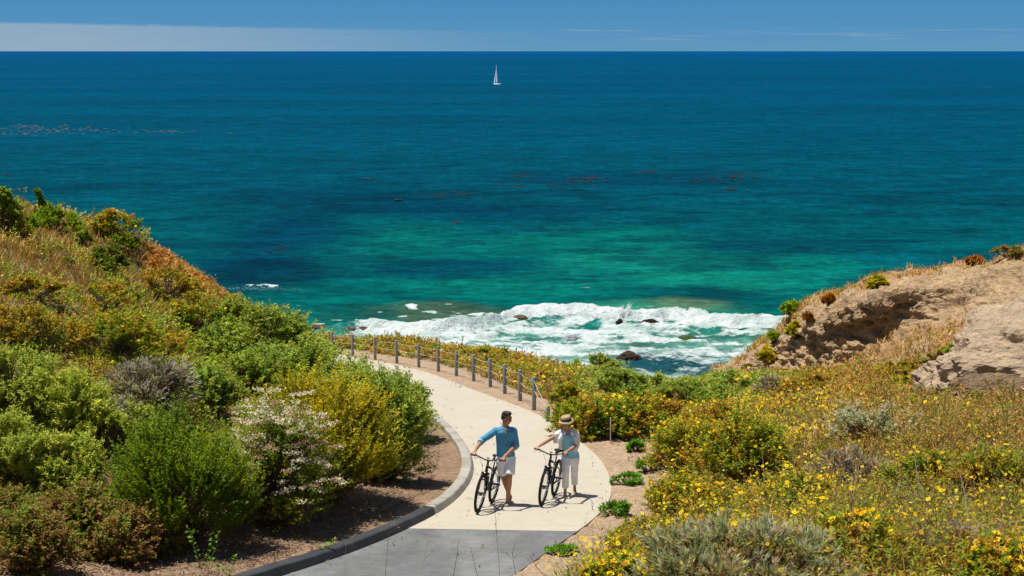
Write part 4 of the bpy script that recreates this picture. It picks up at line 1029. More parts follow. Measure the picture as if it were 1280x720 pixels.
    c_ = Flesh(); nb = neck + Vector((0, 0, -.02)) + fwd * .02
    for s in (-1, 1): c_.limb([neck + side * s * .015 - fwd * .07 + Vector((0, 0, .012)), neck + side * s * .066 + Vector((0, 0, .005)), nb + side * s * .045 + fwd * .072 + Vector((0, 0, -.05))], [.017, .020, .012], 8)
    c_.done('collar', M_SH, sh, .006, 2)
    op = Flesh(); p0 = neck + fwd * .088 + Vector((0, 0, -.035)); op.limb([p0, p0 + fwd * .030 + Vector((0, 0, -.075))], [.024, .010], 8); op.done('chest', M_SKIN_M, root, .006, 2)
    bm = bmesh.new(); tube(bm, [neck.lerp(hem, k_) + fwd * (.134 if k_ < .5 else .138) for k_ in (.35, .5, .65, .8, .95)], .006, 6)
    for i in range(4):
        q = (neck.lerp(hem, .38 + .17 * i)) + fwd * (.139 - .01 * abs(i - 1.5)); bmesh.ops.create_uvsphere(bm, u_segments=8, v_segments=6, radius=.007, matrix=Matrix.Translation(q))
    obj('button_placket', bm, M_SH, sh)
    # shorts
    s_ = Flesh(); s_.loft([(hip + Vector((0, 0, -.13)), .165, .125), (hip + Vector((0, 0, -.05)), .178, .134), (hip + Vector((0, 0, .03)), .168, .124)], side=side, fwd=fwd)
    for hj, k_ in ((hjR, kR), (hjL, kL)):
        s_.sleeve([hj + Vector((0, 0, -.02)), hj.lerp(k_, .5), hj.lerp(k_, .86)], [.108, .102, .098])
    s_.done('shorts', fabric('white_cotton', (0.86, 0.88, 0.91), .9, .05), root, .009, 3, .007, 12)
    for a_, d in toes:
        s_ = Flesh(); g = Vector((a_.x, a_.y, zg(a_))); tilt = Vector((0, 0, 0)) if a_ is aL else Vector((0, 0, .045))
        s_.limb([g - d * .06 + Vector((0, 0, .045)) + tilt, g + d * .06 + Vector((0, 0, .042)) + tilt * .6, g + d * .155 + Vector((0, 0, .032))], [.043, .046, .038]); s_.limb([a_ - Vector((0, 0, .01)), g + Vector((0, 0, .05)) + tilt], [.042, .045])
        so_ = s_.done('shoe', fabric('grey_canvas', (0.28, 0.25, 0.21)) if a_ is aL else bpy.data.materials['grey_canvas'], root, .007, 3)
        s_ = Flesh(); s_.limb([g - d * .065 + Vector((0, 0, .014)) + tilt, g + d * .05 + Vector((0, 0, .013)) + tilt * .6, g + d * .165 + Vector((0, 0, .013))], [.04, .042, .036])
        for v in s_.bm.verts: v.co.z = max(v.co.z, zg(v.co) + .001) if v.co.z < g.z + .014 + tilt.z else min(v.co.z, g.z + .022 + tilt.z)
        s_.done('sole', simple_mat('shoe_sole', (0.5, 0.48, 0.44), .7) if a_ is aL else bpy.data.materials['shoe_sole'], so_, .006, 2)
    bm = bmesh.new(); d = (wL - elL).normalized(); q = wL - d * .02; rr_ = Vector((0, 0, 1)).rotation_difference(d).to_matrix().to_4x4(); ring(bm, .031, .007, Matrix.Translation(q) @ rr_ @ Matrix.Rotation(math.pi / 2, 4, 'X'), 20, 6); obj('watch', bm, simple_mat('watch_steel', (0.7, 0.7, 0.68), .25, .5, .6), root)
    return root
man = make_man()

g1 = on_path(706, 620.5); Yw = float(g1[1])
def make_woman():
    Y = Yw + 0.10
    neck = px3(709.0, 538.0, Y - .02); hdc = px3(707.4, 529.2, Y - .05)
    shR = px3(697.8, 543.0, Y - .03); shL = px3(719.6, 543.4, Y + .03); hip = px3(713.0, 571.0, Y + .06); waist = px3(711.8, 560.0, Y + .02)
    gr = [MW @ ends[s][i] for s in (-1, 1) for i in (0, 1)]; gRa, gRb, gLa, gLb = gr
    cR, cL = gRa.lerp(gRb, .5), gLa.lerp(gLb, .5)
    elR = px3(684.6, 551.0, Y - .05); elL = px3(720.3, 557.0, Y - .02)
    wR = cR + (elR - cR).normalized() * .08 + Vector((0, .02, .025)); wL = cL + (elL - cL).normalized() * .08 + Vector((0, .02, .02))
    side = (shL - shR).normalized(); fwd = side.cross(Vector((0, 0, 1))).normalized()
    hjR, hjL = hip - side * .085, hip + side * .085
    zg = lambda v: float(zpath(v.y)) + .002
    aR = px3(706.4, 615.5, Yw + .06); aR.z = zg(aR) + .08; kR = px3(707.0, 590.5, Yw + .02)
    aL = px3(718.2, 611.5, Yw + .40); aL.z = zg(aL) + .13; kL = px3(718.0, 590.0, Yw + .15)
    f = Flesh(); k = .93
    at, R3 = head(f, hdc, (-0.62, -0.78, -0.12), (0, 0, 1), k)
    f.limb([at(0, -.02, -.05), neck + Vector((0, 0, -.03))], [.047, .052])
    f.loft([(hip + Vector((0, 0, -.06)), .145, .10), (hip, .158, .108), (waist, .120, .09), (waist.lerp(neck, .55), .128, .095), (neck + Vector((0, 0, -.07)), .11, .065), (neck, .05, .05)], side=side, fwd=fwd)
    f.limb([shR, elR, elR.lerp(wR, .35), wR], [.044, .036, .035, .023]); f.limb([shL, elL, elL.lerp(wL, .35), wL], [.044, .036, .035, .023])
    f.limb([neck + Vector((0, 0, -.05)), shR], [.05, .045]); f.limb([neck + Vector((0, 0, -.05)), shL], [.05, .045])
    hand(f, gRa, gRb, wR, elR, 1, .9); hand(f, gLa, gLb, wL, elL, -1, .9)
    feet = []
    for hj, k_, a_ in ((hjR, kR, aR), (hjL, kL, aL)):
        f.limb([hj, hj.lerp(k_, .5), k_, k_.lerp(a_, .30) + Vector((0, .02, 0)), k_.lerp(a_, .65), a_], [.080, .064, .046, .046, .036, .030])
        d = Vector((-.12 if a_ is aR else .05, -1, 0)).normalized(); g = Vector((a_.x, a_.y, zg(a_)))
        tp_ = g + d * .15 + Vector((0, 0, .022)); f.limb([a_, Vector((a_.x, a_.y, a_.z - .045)) + d * .05, tp_], [.031, .029, .019]); f.ball(a_ - d * .025 + Vector((0, 0, -.045)), .028)
        for i in range(5):
            sdx = d.cross(Vector((0, 0, 1))) * ((i - 2) * .013); f.limb([tp_ + sdx * .8, tp_ + sdx + d * (.045 - .006 * abs(i - 1)) + Vector((0, 0, -.006))], [.010, .0075], 6)
        feet.append((a_, d, g))
    root = f.done('person', M_SKIN_W, None, .0055, 4)
    tag(root, 'woman in a straw hat, teal top and white cropped trousers pushing a bike', 'person', 'people walking their bikes')
    face_details(at, R3, root, k, M_HAIR)
    h = Flesh(); h.ball(at(0, -.035, .02), (.080, .084, .085), R3); h.ball(at(0, -.075, -.05), (.055, .035, .05), R3)
    for s in (-1, 1): h.limb([at(s * .072, .0, .03), at(s * .074, -.01, -.05)], [.016, .012])
    h.done('hair', simple_mat('brown_hair', (0.07, 0.035, 0.018), .55, .3, 0, .4, 60), root, .006, 2, .002, 60)
    # straw hat with a dark band
    t = NT('straw'); v = t.obj(); wv = t.n('ShaderNodeTexWave', Vector=v, Scale=70.0, Distortion=3.0, Detail=3.0).outputs[1]
    c = t.mix(wv, (0.36, 0.25, 0.13), (0.56, 0.43, 0.26)); M_STRAW = t.done(t.pbsdf(c, .85, .15, normal=t.bump(wv, .5, .004)))
    bm = bmesh.new(); rows = []
    prof = [(.150, .048, 1), (.152, .052, 1), (.125, .060, 1), (.100, .066, 1), (.093, .072, 1), (.090, .105, 0), (.086, .140, 0), (.076, .160, 0), (.050, .162, 0), (.025, .152, 0), (.004, .150, 0)]
    nn_ = 36
    for r_, z_, b_ in prof + []:
        rows.append([bm.verts.new(at((r_ + .012) * .97 * math.cos(a), -.012 + (r_ + .014) * 1.08 * math.sin(a), z_ - .004 + (.016 * math.cos(2 * a) if b_ else 0) * -1 * (r_ > .12) - (.014 if (r_ > .12 and math.sin(a) > .2) else 0))) for a in np.linspace(0, 2 * math.pi, nn_, endpoint=False)])
    for A, B in zip(rows[:-1], rows[1:]):
        for j in range(nn_): bm.faces.new((A[j], A[(j + 1) % nn_], B[(j + 1) % nn_], B[j]))
    bm.faces.new(rows[-1])
    hat = obj('hat', bm, M_STRAW, root); so_ = hat.modifiers.new('brim', 'SOLIDIFY'); so_.thickness = .005; so_.offset = 0
    bm = bmesh.new(); rows = [[bm.verts.new(at((r_ + .0165) * .97 * math.cos(a), -.012 + (r_ + .0185) * 1.08 * math.sin(a), z_)) for a in np.linspace(0, 2 * math.pi, nn_, endpoint=False)] for r_, z_ in ((.0935, .070), (.0915, .088), (.0895, .104))]
    for A, B in zip(rows[:-1], rows[1:]):
        for j in range(nn_): bm.faces.new((A[j], A[(j + 1) % nn_], B[(j + 1) % nn_], B[j]))
    hb_ = obj('hat_band', bm, simple_mat('black_ribbon', (0.012, 0.011, 0.012), .7, .2), hat); s2 = hb_.modifiers.new('ribbon', 'SOLIDIFY'); s2.thickness = .003; s2.offset = 1
    # teal top, scooped neck
    s_ = Flesh(); hem = hip + Vector((0, 0, -.005))
    s_.loft([(hem, .182, .134), (hem + Vector((0, 0, .07)), .168, .124), (waist, .146, .112), (waist.lerp(neck, .38), .158, .125), (waist.lerp(neck, .62), .156, .128), (waist.lerp(neck, .80), .150, .105)], side=side, fwd=fwd)
    for s in (-1, 1): s_.limb([waist.lerp(neck, .74) + side * s * .10 + fwd * .085, neck + side * s * .085 + Vector((0, 0, -.035)), waist.lerp(neck, .74) + side * s * .10 - fwd * .08], [.030, .026, .030], 10)
    s_.done('top', fabric('teal_jersey', (0.27, 0.58, 0.72), .9, .08), root, .008, 4, .006, 12)
    # white knit thrown over the shoulders, open in front
    s_ = Flesh()
    for s, sh_, px_, len_ in ((-1, shR, 697.0, .26), (1, shL, 721.0, .30)):
        s_.ball(sh_ + Vector((0, 0, .004)), .064); s_.limb([neck + side * s * .055 + Vector((0, 0, -.012)) - fwd * .02, sh_ + Vector((0, 0, .012))], [.045, .060], 12)
        tp0 = sh_ - side * s * .025 + fwd * .075; s_.limb([neck + side * s * .075 + fwd * .06 + Vector((0, 0, -.03)), tp0 + Vector((0, 0, -.07)), tp0 + Vector((0, 0, -len_)) + side * s * .01], [.034, .044, .036], 10)
        s_.limb([sh_ + side * s * .01, sh_ + side * s * .045 - fwd * .02 + Vector((0, 0, -.13)), sh_ + side * s * .05 - fwd * .05 + Vector((0, 0, -.27 if s > 0 else -.17))], [.064, .05, .028], 10)
    s_.loft([(waist + Vector((0, 0, .02)) - fwd * .075, .13, .05), (waist.lerp(neck, .5) - fwd * .09, .155, .055), (neck - fwd * .055 + Vector((0, 0, -.03)), .13, .05)], side=side, fwd=fwd)
    s_.done('cardigan', fabric('white_knit', (0.78, 0.77, 0.76), .95, .06), root, .008, 4, .007, 15)
    s_ = Flesh(); s_.loft([(hip + Vector((0, 0, -.14)), .165, .12), (hip + Vector((0, 0, -.06)), .176, .13), (hip + Vector((0, 0, .03)), .158, .12)], side=side, fwd=fwd)
    for hj, k_, a_ in ((hjR, kR, aR), (hjL, kL, aL)):
        s_.sleeve([hj + Vector((0, 0, -.02)), hj.lerp(k_, .5), k_, k_.lerp(a_, .78)], [.096, .080, .066, .063]); s_.ball(k_, .064)
    s_.done('trousers', fabric('white_linen', (0.86, 0.88, 0.92), .9, .04), root, .008, 4, .006, 12)
    for a_, d, g in feet:
        s_ = Flesh(); up_ = Vector((0, 0, .05)) if a_ is aL else Vector((0, 0, 0)); sdx = d.cross(Vector((0, 0, 1)))
        s_.limb([g - d * .05 + Vector((0, 0, .012)) + up_, g + d * .06 + Vector((0, 0, .011)) + up_ * .5, g + d * .175 + Vector((0, 0, .010))], [.030, .034, .034], 10)
        for v in s_.bm.verts: v.co.z = min(v.co.z, g.z + .016 + up_.z)
        s_.limb([g + d * .13 + sdx * .03 + Vector((0, 0, .015)), g + d * .10 + Vector((0, 0, .045)), g + d * .13 - sdx * .03 + Vector((0, 0, .015))], [.007, .008, .007], 8)
        s_.done('sandal', simple_mat('tan_leather', (0.30, 0.17, 0.09), .6) if a_ is aR else bpy.data.materials['tan_leather'], root, .006, 2)
    return root
woman = make_woman()
# ================================================================== VEGETATION
def unit(a): return a / np.maximum(np.linalg.norm(a, axis=-1, keepdims=True), 1e-9)
def rdir(n): return unit(rng.normal(size=(n, 3)))

class Leaves:
    """collects small leaf faces (4 corners each) and builds them as one mesh"""
    def __init__(s): s.v, s.c = [], []
    def add(s, quads, cols):
        s.v.append(quads.reshape(-1, 4, 3)); s.c.append(np.broadcast_to(cols[:, None, :], (len(cols), 4, 3)).reshape(-1, 4, 3))
    def n(s): return sum(len(a) for a in s.v)
    def build(s, name, mat, parent=None, loc=(0, 0, 0)):
        v = np.concatenate(s.v).reshape(-1, 3) - np.asarray(loc); c = np.concatenate(s.c).reshape(-1, 3)
        return np_mesh(name, v, np.arange(len(v)).reshape(-1, 4), mat, parent, cols=np.clip(c, 0, 0.95))

LEAFUP = np.array([-0.55, 0.0, 1.5])
def jit(c, a): 
    n = len(c); return c * (1 + (rng.random((n, 1)) - 0.5) * 2 * a) * (1 + (rng.random((n, 3)) - 0.5) * a)
def leaf_quads(base, d, side, L, Wd):
    L = np.broadcast_to(L, (len(base),))[:, None]; Wd = np.broadcast_to(Wd, (len(base),))[:, None]
    return np.stack([base, base + d * L * 0.45 + side * Wd * 0.5, base + d * L, base + d * L * 0.45 - side * Wd * 0.5], 1)
def leaves_on(lv, b, v, nl, L, Wd, col, t0=0.2, fold=0.55, cj=0.18, droop=0.0):
    """nl leaves along each stem b -> b+v"""
    n = len(b); tt = t0 + (1 - t0) * rng.random((n, nl)); sd_ = unit(v)[:, None, :]
    p = b[:, None] + v[:, None] * tt[..., None]; p[..., 2] -= droop * tt ** 2 * np.linalg.norm(v, axis=1)[:, None]
    d = unit(sd_ * fold + rdir(n * nl).reshape(n, nl, 3) * (1 - fold * 0.35)).reshape(-1, 3)
    d = unit(d * np.array([1, 1, 0.5]))
    s = unit(np.cross(d, unit(rdir(n * nl) + LEAFUP)))
    k = 0.7 + 0.6 * rng.random(n * nl)
    lv.add(leaf_quads(p.reshape(-1, 3), d, s, L * k, Wd * k), jit(np.repeat(col, nl, axis=0), cj))
def stems(lv, b, v, wd, col):
    s = unit(np.cross(v, rdir(len(b)))) * (np.broadcast_to(wd, (len(b),))[:, None] * 0.5)
    lv.add(np.stack([b - s, b + s, b + v + s * 0.5, b + v - s * 0.5], 1), jit(col, 0.2))
def blades(lv, b, d, L, Wd, bend, col, cj=0.2):
    n = len(b); L = np.broadcast_to(L, (n,))[:, None]; s = unit(np.cross(d, rdir(n))) * (np.broadcast_to(Wd, (n,))[:, None] * 0.5)
    h = unit(np.c_[rng.normal(size=(n, 2)), np.zeros(n)]) * np.broadcast_to(bend, (n,))[:, None]
    m = b + d * L * 0.55 + h * L * 0.18; e = b + d * L * 0.96 + h * L * 0.62
    c = jit(col, cj)
    lv.add(np.stack([b - s, b + s, m + s * 0.8, m - s * 0.8], 1), c); lv.add(np.stack([m - s * 0.8, m + s * 0.8, e + s * 0.15, e - s * 0.15], 1), c)
SUNV = np.array(sd)
def blooms(lv, c, r, col, npet=6, centre=(0.35, 0.14, 0.01), up=0.9):
    """daisy-like heads"""
    n = len(c)
    if n == 0: return
    nr = unit(np.array([-0.15, -0.25, 1.0])[None] * up + rdir(n) * 0.6); a = unit(np.cross(nr, rdir(n))); b = np.cross(nr, a)
    r = np.broadcast_to(r, (n,)) * (0.75 + 0.5 * rng.random(n))
    for k in range(npet):
        th = 2 * math.pi * k / npet; d = a * math.cos(th) + b * math.sin(th); s = -a * math.sin(th) + b * math.cos(th)
        lv.add(leaf_quads(c, unit(d + nr * 0.12), s, r, r * (5.2 / npet)), jit(col, 0.08))
    q = (r * 0.30)[:, None]; cc = c + nr * (r * 0.10)[:, None]
    lv.add(np.stack([cc + a * q, cc + b * q, cc - a * q, cc - b * q], 1), jit(np.tile(np.array(centre), (n, 1)), 0.15))

PAL = dict(
    bright=[(.075, .165, .008), (.105, .205, .010), (.145, .235, .012), (.050, .120, .008)],
    yellow=[(.220, .215, .004), (.280, .255, .005), (.150, .170, .005), (.330, .275, .006), (.11, .13, .005)],
    coyote=[(.135, .200, .045), (.180, .250, .060), (.105, .165, .035), (.220, .270, .065), (.16, .19, .04)],
    sage=[(.130, .215, .065), (.170, .255, .085), (.105, .175, .045), (.20, .28, .10)],
    grey=[(.300, .300, .190), (.240, .260, .150), (.360, .330, .200), (.19, .22, .10), (.34, .26, .16)],
    brown=[(.190, .105, .030), (.230, .150, .035), (.120, .150, .018), (.160, .180, .020), (.150, .165, .016), (.15, .08, .03)],
    olive=[(.190, .175, .022), (.240, .200, .030), (.130, .150, .018), (.20, .14, .025)],
    buck=[(.095, .150, .016), (.135, .190, .020), (.18, .19, .03)],
    mixed=[(.130, .190, .018), (.190, .200, .020), (.090, .160, .014), (.23, .16, .03)],
    dark=[(.055, .105, .012), (.085, .145, .016), (.11, .12, .02)],
    dead=[(.300, .235, .170), (.230, .180, .130), (.36, .30, .24), (.20, .16, .13)],
    deadgrey=[(.28, .25, .225), (.21, .185, .165), (.36, .33, .30), (.17, .14, .12)],
    drygrass=[(.430, .290, .120), (.360, .220, .080), (.500, .360, .180), (.33, .24, .09)],
    rust=[(.290, .100, .008), (.230, .075, .008), (.33, .15, .018), (.20, .11, .02)],
    green=[(.110, .190, .020), (.145, .225, .026), (.085, .150, .016)],
    weed=[(.075, .205, .016), (.105, .250, .022), (.055, .155, .012)],
    scrub=[(.40, .190, .030), (.34, .140, .025), (.44, .250, .050), (.28, .19, .035)],
    stalk=[(.17, .11, .06), (.24, .16, .09), (.12, .085, .05)])
_g = dict(bright=1.4, yellow=1.75, coyote=1.7, sage=1.7, grey=1.45, brown=1.6, olive=1.6, buck=1.7, mixed=1.7, dark=1.7, dead=1.3, deadgrey=1.3, drygrass=1.4, rust=1.5, green=1.8, weed=1.6, stalk=1.5, scrub=1.25)
PAL = {k: np.minimum(np.array(v) * _g[k], .8) for k, v in PAL.items()}
for _k in ('coyote', 'sage', 'green', 'mixed', 'olive', 'buck', 'weed', 'bright', 'yellow', 'dark'): PAL[_k] = PAL[_k] * np.array([1.12, 1.0, 0.6])
PAL['sage'] = PAL['sage'] * np.array([1.45, 1.18, .8]); PAL['coyote'] = PAL['coyote'] * np.array([1.02, 1.05, .95]); PAL['bright'] = PAL['bright'] * np.array([1.3, 1.05, .8]); PAL['drygrass'] = np.minimum(PAL['drygrass'] * np.array([1.12, 1.05, .9]), .8)
for _k in ('mixed', 'olive', 'green'): PAL[_k] = PAL[_k] * np.array([1.08, 1.0, .6])
YEL = np.array([(.92, .60, .004), (.94, .68, .006), (.90, .50, .004)])
def pick(p, n): return PAL[p][rng.integers(0, len(PAL[p]), n)]

def shrub(name, label, px, py, wp, hp, pal, cat='shrub', leaf=(0.05, 0.016), up=0.45, lumps=16, dens=1.0, nl=26, group=None, flowers=None, nfl=0, bare=0.0, Y=None, at=None, sink=0.06, tw=0.85, fold=0.6, spread=0.72, depth=0.95):
    q = np.array(at, float) if at is not None else (T(px, py) if Y is None else P(px, py, Y))
    if Y is not None: q[2] = float(ground(q[0], q[1]))
    lumps = int(lumps * 1.45); s = q[1] / F; w_, h = wp * s, hp * s * 1.02
    rx, ry = w_ / 2, w_ / 2 * depth
    root = empty(name, tuple(q), 0, label, cat, group)
    minl = 3.7 * s * 1.25; L = max(leaf[0], minl); Wd = max(leaf[1], minl * leaf[1] / leaf[0] if leaf[1] / leaf[0] > .3 else minl * 0.34)
    # lumps of the crown
    el = np.arcsin(np.clip(rng.random(lumps) * 1.0, 0, 1)) ; azm = rng.random(lumps) * 2 * math.pi + np.arange(lumps)
    rr = 0.60 + 0.28 * rng.random(lumps)
    lc = np.stack([rx * np.cos(azm) * np.cos(el) * rr, ry * np.sin(azm) * np.cos(el) * rr, h * (0.14 + 0.58 * np.sin(el) * (0.75 + .4 * rng.random(lumps)))], -1)
    lr = 0.28 * min(w_, 1.5 * h) * (0.75 + 0.5 * rng.random(lumps))
    area = wp * hp * 0.64; total = area * 3.0 * dens / max((L * Wd * 0.5) / (minl * minl * 0.2), 0.5)
    ntw = max(8, int(total / nl / lumps))
    i = np.repeat(np.arange(lumps), ntw); n = len(i)
    outw = unit(lc * np.array([1 / max(rx, .01), 1 / max(ry, .01), 1 / max(h, .01)]))
    d = unit(rdir(n) + outw[i] * 0.75 + np.array([0, 0, 0.25])); f = 0.15 + 0.4 * rng.random(n)
    b = lc[i] + d * (lr[i] * f)[:, None] * np.array([1, 1, 0.9]); dv = unit(d + np.array([0, 0, up * 1.6])); v = dv * (lr[i] * tw * (0.55 + 0.7 * rng.random(n)))[:, None]
    tip = b + v; zt = np.percentile(tip[:, 2], 97); xt = np.percentile(np.abs(tip[:, 0]), 96); yt = np.percentile(np.abs(tip[:, 1]), 96)
    sc_ = np.array([rx / xt, ry / yt, h / zt]); b = b * sc_; v = v * sc_
    g = -sink; low = b[:, 2] < g + 0.03; b[low, 2] = g + 0.03 + rng.random(low.sum()) * 0.05
    lump_c = pick(pal, lumps); c = np.where(rng.random((n, 1)) < 0.55, lump_c[i], pick(pal, n))
    lv = Leaves()
    keep = rng.random(n) >= bare
    leaves_on(lv, b[keep], v[keep], nl, L, Wd, c[keep], fold=fold)
    lv.build('foliage', M_LEAF, root)
    st = Leaves(); m = min(n, 420)
    k = rng.choice(n, m, replace=False); z = np.zeros((m, 3)); z[:, :2] = rng.normal(size=(m, 2)) * rx * 0.16; z[:, 2] = -0.08
    stems(st, z, b[k] - z, 0.012 + 0.006 * w_, np.tile(np.array([.17, .12, .08]), (m, 1)))
    kk = rng.choice(n, min(n, 900), replace=False); stems(st, b[kk], v[kk] * 0.9, max(0.006, 0.7 * s), np.tile(np.array([.20, .145, .09]), (len(kk), 1)))
    st.build('stem', M_DRY, root)
    if flowers and nfl:
        fl = Leaves(); outer = np.nonzero((b[:, 2] > h * 0.22) & ((flowers != 'umbel') | ((b[:, 1] + v[:, 1] < 0.1 * ry) & (rng.random(n) < .9) & (np.linalg.norm((b + v) / np.array([rx, ry, h]), axis=1) > .78))))[0]
        k = rng.choice(outer, min(nfl, len(outer)), replace=False); tip = b[k] + v[k] * (1.16 if flowers == 'umbel' else 1.03)
        if flowers == 'yellow': blooms(fl, tip, max(0.026, 1.5 * s * 1.25), YEL[rng.integers(0, 3, len(k))], 6)
        if flowers == 'umbel':
            ctr_ = tip; m2 = 34; pc = np.repeat(ctr_, m2, 0) + np.c_[rng.normal(size=(len(k) * m2, 2)) * 0.05, rng.normal(size=len(k) * m2) * 0.014]
            tone = np.where(rng.random((len(k), 1)) < 0.72, np.array([[.82, .73, .62]]), np.array([[.55, .36, .26]]))
            dd = unit(rdir(len(pc)) + [0, 0, 0.4]); fl.add(leaf_quads(pc, dd, unit(np.cross(dd, rdir(len(pc)))), 0.036, 0.030), jit(np.repeat(tone, m2, 0), 0.12))
        fl.build('blossoms', M_PETAL, root)
    return root

# ---- left bank: bushes one can tell apart
shrub('green_bush', 'bright green feathery bush beside the bark mulch, the greenest of the left bank', 222, 672, 192, 158, 'bright', 'bush', (0.055, 0.010), 0.7, 26, 1.15, 34, fold=0.9, tw=1.0)
shrub('flowering_buckwheat', 'bush covered in cream and pinkish flower heads between two green bushes', 342, 650, 160, 148, 'buck', 'bush', (0.035, 0.010), 0.5, 22, 0.9, 28, flowers='umbel', nfl=260)
shrub('yellow_green_bush', 'rounded golden yellow-green bush above the curved kerb', 396, 618, 196, 152, 'yellow', 'bush', (0.045, 0.011), 0.65, 30, 1.1, 32, fold=0.8, tw=0.95)
CO = 'coyote brush on the left bank'
for a in [('leafy grey-green bush standing closest to the bend of the kerb', 474, 598, 124, 132, 24), ('leafy bush behind the yellow-green bush with the wooden stake in it', 440, 560, 120, 100, 20),
          ('pale green bush on the slope above the yellow-green bush', 372, 505, 130, 82, 20), ('pale green bush by the far end of the fence', 430, 505, 104, 56, 18), ('tall pale bush nearest the path bend below the fence', 492, 548, 104, 84, 18),
          ('green bush on the ridge line against the surf', 388, 462, 84, 42, 16), ('ridge bush below the orange bank with dark water behind', 305, 428, 100, 56, 18), ('olive bush with a bare woody gap beneath it', 285, 462, 100, 56, 16),
          ('small bush on the ridge between two larger ridge bushes', 352, 444, 90, 56, 16), ('rounded bush above the cream flowered bush', 320, 500, 96, 66, 16), ('loose bush on the mid slope left of the pale green bush', 262, 512, 80, 56, 14), ('low bush filling the hollow above the path bend', 462, 530, 90, 62, 14)]:
    shrub('coyote_brush', a[0], *a[1:5], 'coyote', 'bush', (0.034, 0.014), 0.5, a[5], 1.0, 26, group=CO)
for a in [('light green shrub at the left edge, upper one of the pale shrubs', 18, 515, 110, 84), ('light green shrub with upright sprigs left of the grey dead brush', 92, 545, 100, 84), ('light green shrub at the left edge below the upper pale shrub', 10, 600, 100, 86),
          ('light green shrub between the left edge and the bright green bush', 78, 622, 104, 84), ('pale sprigs growing beside the grey dead brush', 128, 570, 66, 72), ('small pale green shrub behind the bright green bush', 170, 560, 70, 56)]:
    shrub('sage_shrub', a[0], *a[1:5], 'sage', 'shrub', (0.040, 0.013), 0.75, 16, 1.0, 26, group='pale green shrubs at the left edge')
for a in [('russet low shrub in the bottom left corner', 36, 712, 120, 84), ('russet and green low shrub in front of the bright green bush', 150, 704, 110, 74), ('brown leafed low shrub below the pale green shrubs', 90, 668, 110, 66), ('russet shrub at the foot of the light green shrub', 8, 664, 80, 56), ('small russet shrub at the edge of the bark mulch', 205, 694, 60, 40)]:
    shrub('russet_shrub', a[0], *a[1:5], 'brown', 'shrub', (0.038, 0.018), 0.35, 16, 1.0, 20, group='russet low shrubs by the mulch')
for a in [('tangle of grey dead brush on the slope above the bright green bush', 190, 512, 110, 62), ('grey dead brush in the shade of the pale sprigs', 140, 548, 80, 50), ('grey bare twigs at the foot of the ridge bushes', 292, 452, 46, 26)]:
    shrub('dead_brush', a[0], *a[1:5], 'deadgrey', 'dead shrub', (0.12, 0.006), 0.1, 12, 0.55, 10, group='dead brush on the left bank', fold=1.4)
for a in [('olive shrub dotted with yellow flowers on the mid slope', 140, 442, 120, 54, 'mixed', 40), ('yellow flowered shrub right of the olive shrub', 190, 452, 80, 46, 'mixed', 26), ('yellow flowered shrub at the left edge of the mid slope', 22, 430, 90, 50, 'olive', 28), ('low olive shrub above the pale green shrubs', 74, 436, 80, 40, 'olive', 22),
          ('olive green shrub in the middle of the dry slope', 120, 388, 110, 36, 'mixed', 10), ('olive shrub near the ridge bushes', 235, 412, 90, 46, 'mixed', 12), ('grey-olive shrub on the slope below the orange bank', 205, 375, 90, 40, 'olive', 8), ('small olive shrub on the dry slope near the left edge', 40, 372, 70, 24, 'olive', 6)]:
    shrub('flowering_shrub', a[0], *a[1:5], a[5], 'shrub', (0.036, 0.014), 0.4, 14, 0.6, 20, group='olive shrubs on the left slope', flowers='yellow', nfl=a[6])
shrub('ridge_bush', 'tall green bush with flower stalks at the left end of the ridge', 3, 292, 44, 56, 'green', 'bush', (0.06, 0.03), 0.5, 10, 1, 20, flowers='yellow', nfl=5)
shrub('ridge_bush', 'green grassy bush on the ridge with one tall leafy stalk', 68, 294, 66, 36, 'green', 'bush', (0.12, 0.012), 0.9, 10, 1, 24, fold=1.2)
shrub('ridge_bush', 'leafy stalk with an orange flower standing up from the ridge', 51, 280, 20, 42, 'dark', 'bush', (0.06, 0.03), 0.9, 6, 1, 20, flowers='yellow', nfl=2)
shrub('ridge_bush', 'yellow flowered bush at the crest beside the orange bank', 146, 297, 60, 34, 'mixed', 'bush', (0.05, 0.02), 0.6, 12, 0.9, 20, flowers='yellow', nfl=36)
shrub('ridge_bush', 'tuft of green just below the yellow flowered crest bush', 156, 314, 40, 20, 'bright', 'bush', (0.10, 0.012), 0.9, 8, 0.9, 20, fold=1.2)
shrub('ridge_bush', 'dark green bush on the dry slope below the crest', 132, 342, 54, 34, 'dark', 'bush', (0.05, 0.024), 0.5, 10, 1, 20)
shrub('ridge_bush', 'small round green plant alone on the tan slope', 83, 334, 16, 11, 'green', 'bush', (0.05, 0.024), 0.5, 6, 1, 14)
shrub('ridge_bush', 'low green plant between the crest bushes', 104, 312, 26, 24, 'green', 'bush', (0.05, 0.024), 0.6, 6, 0.8, 14)
shrub('ridge_bush', 'grassy green clump just left of the grassy ridge bush', 30, 300, 34, 30, 'green', 'bush', (0.12, 0.012), 0.9, 6, 0.9, 14, fold=1.2)

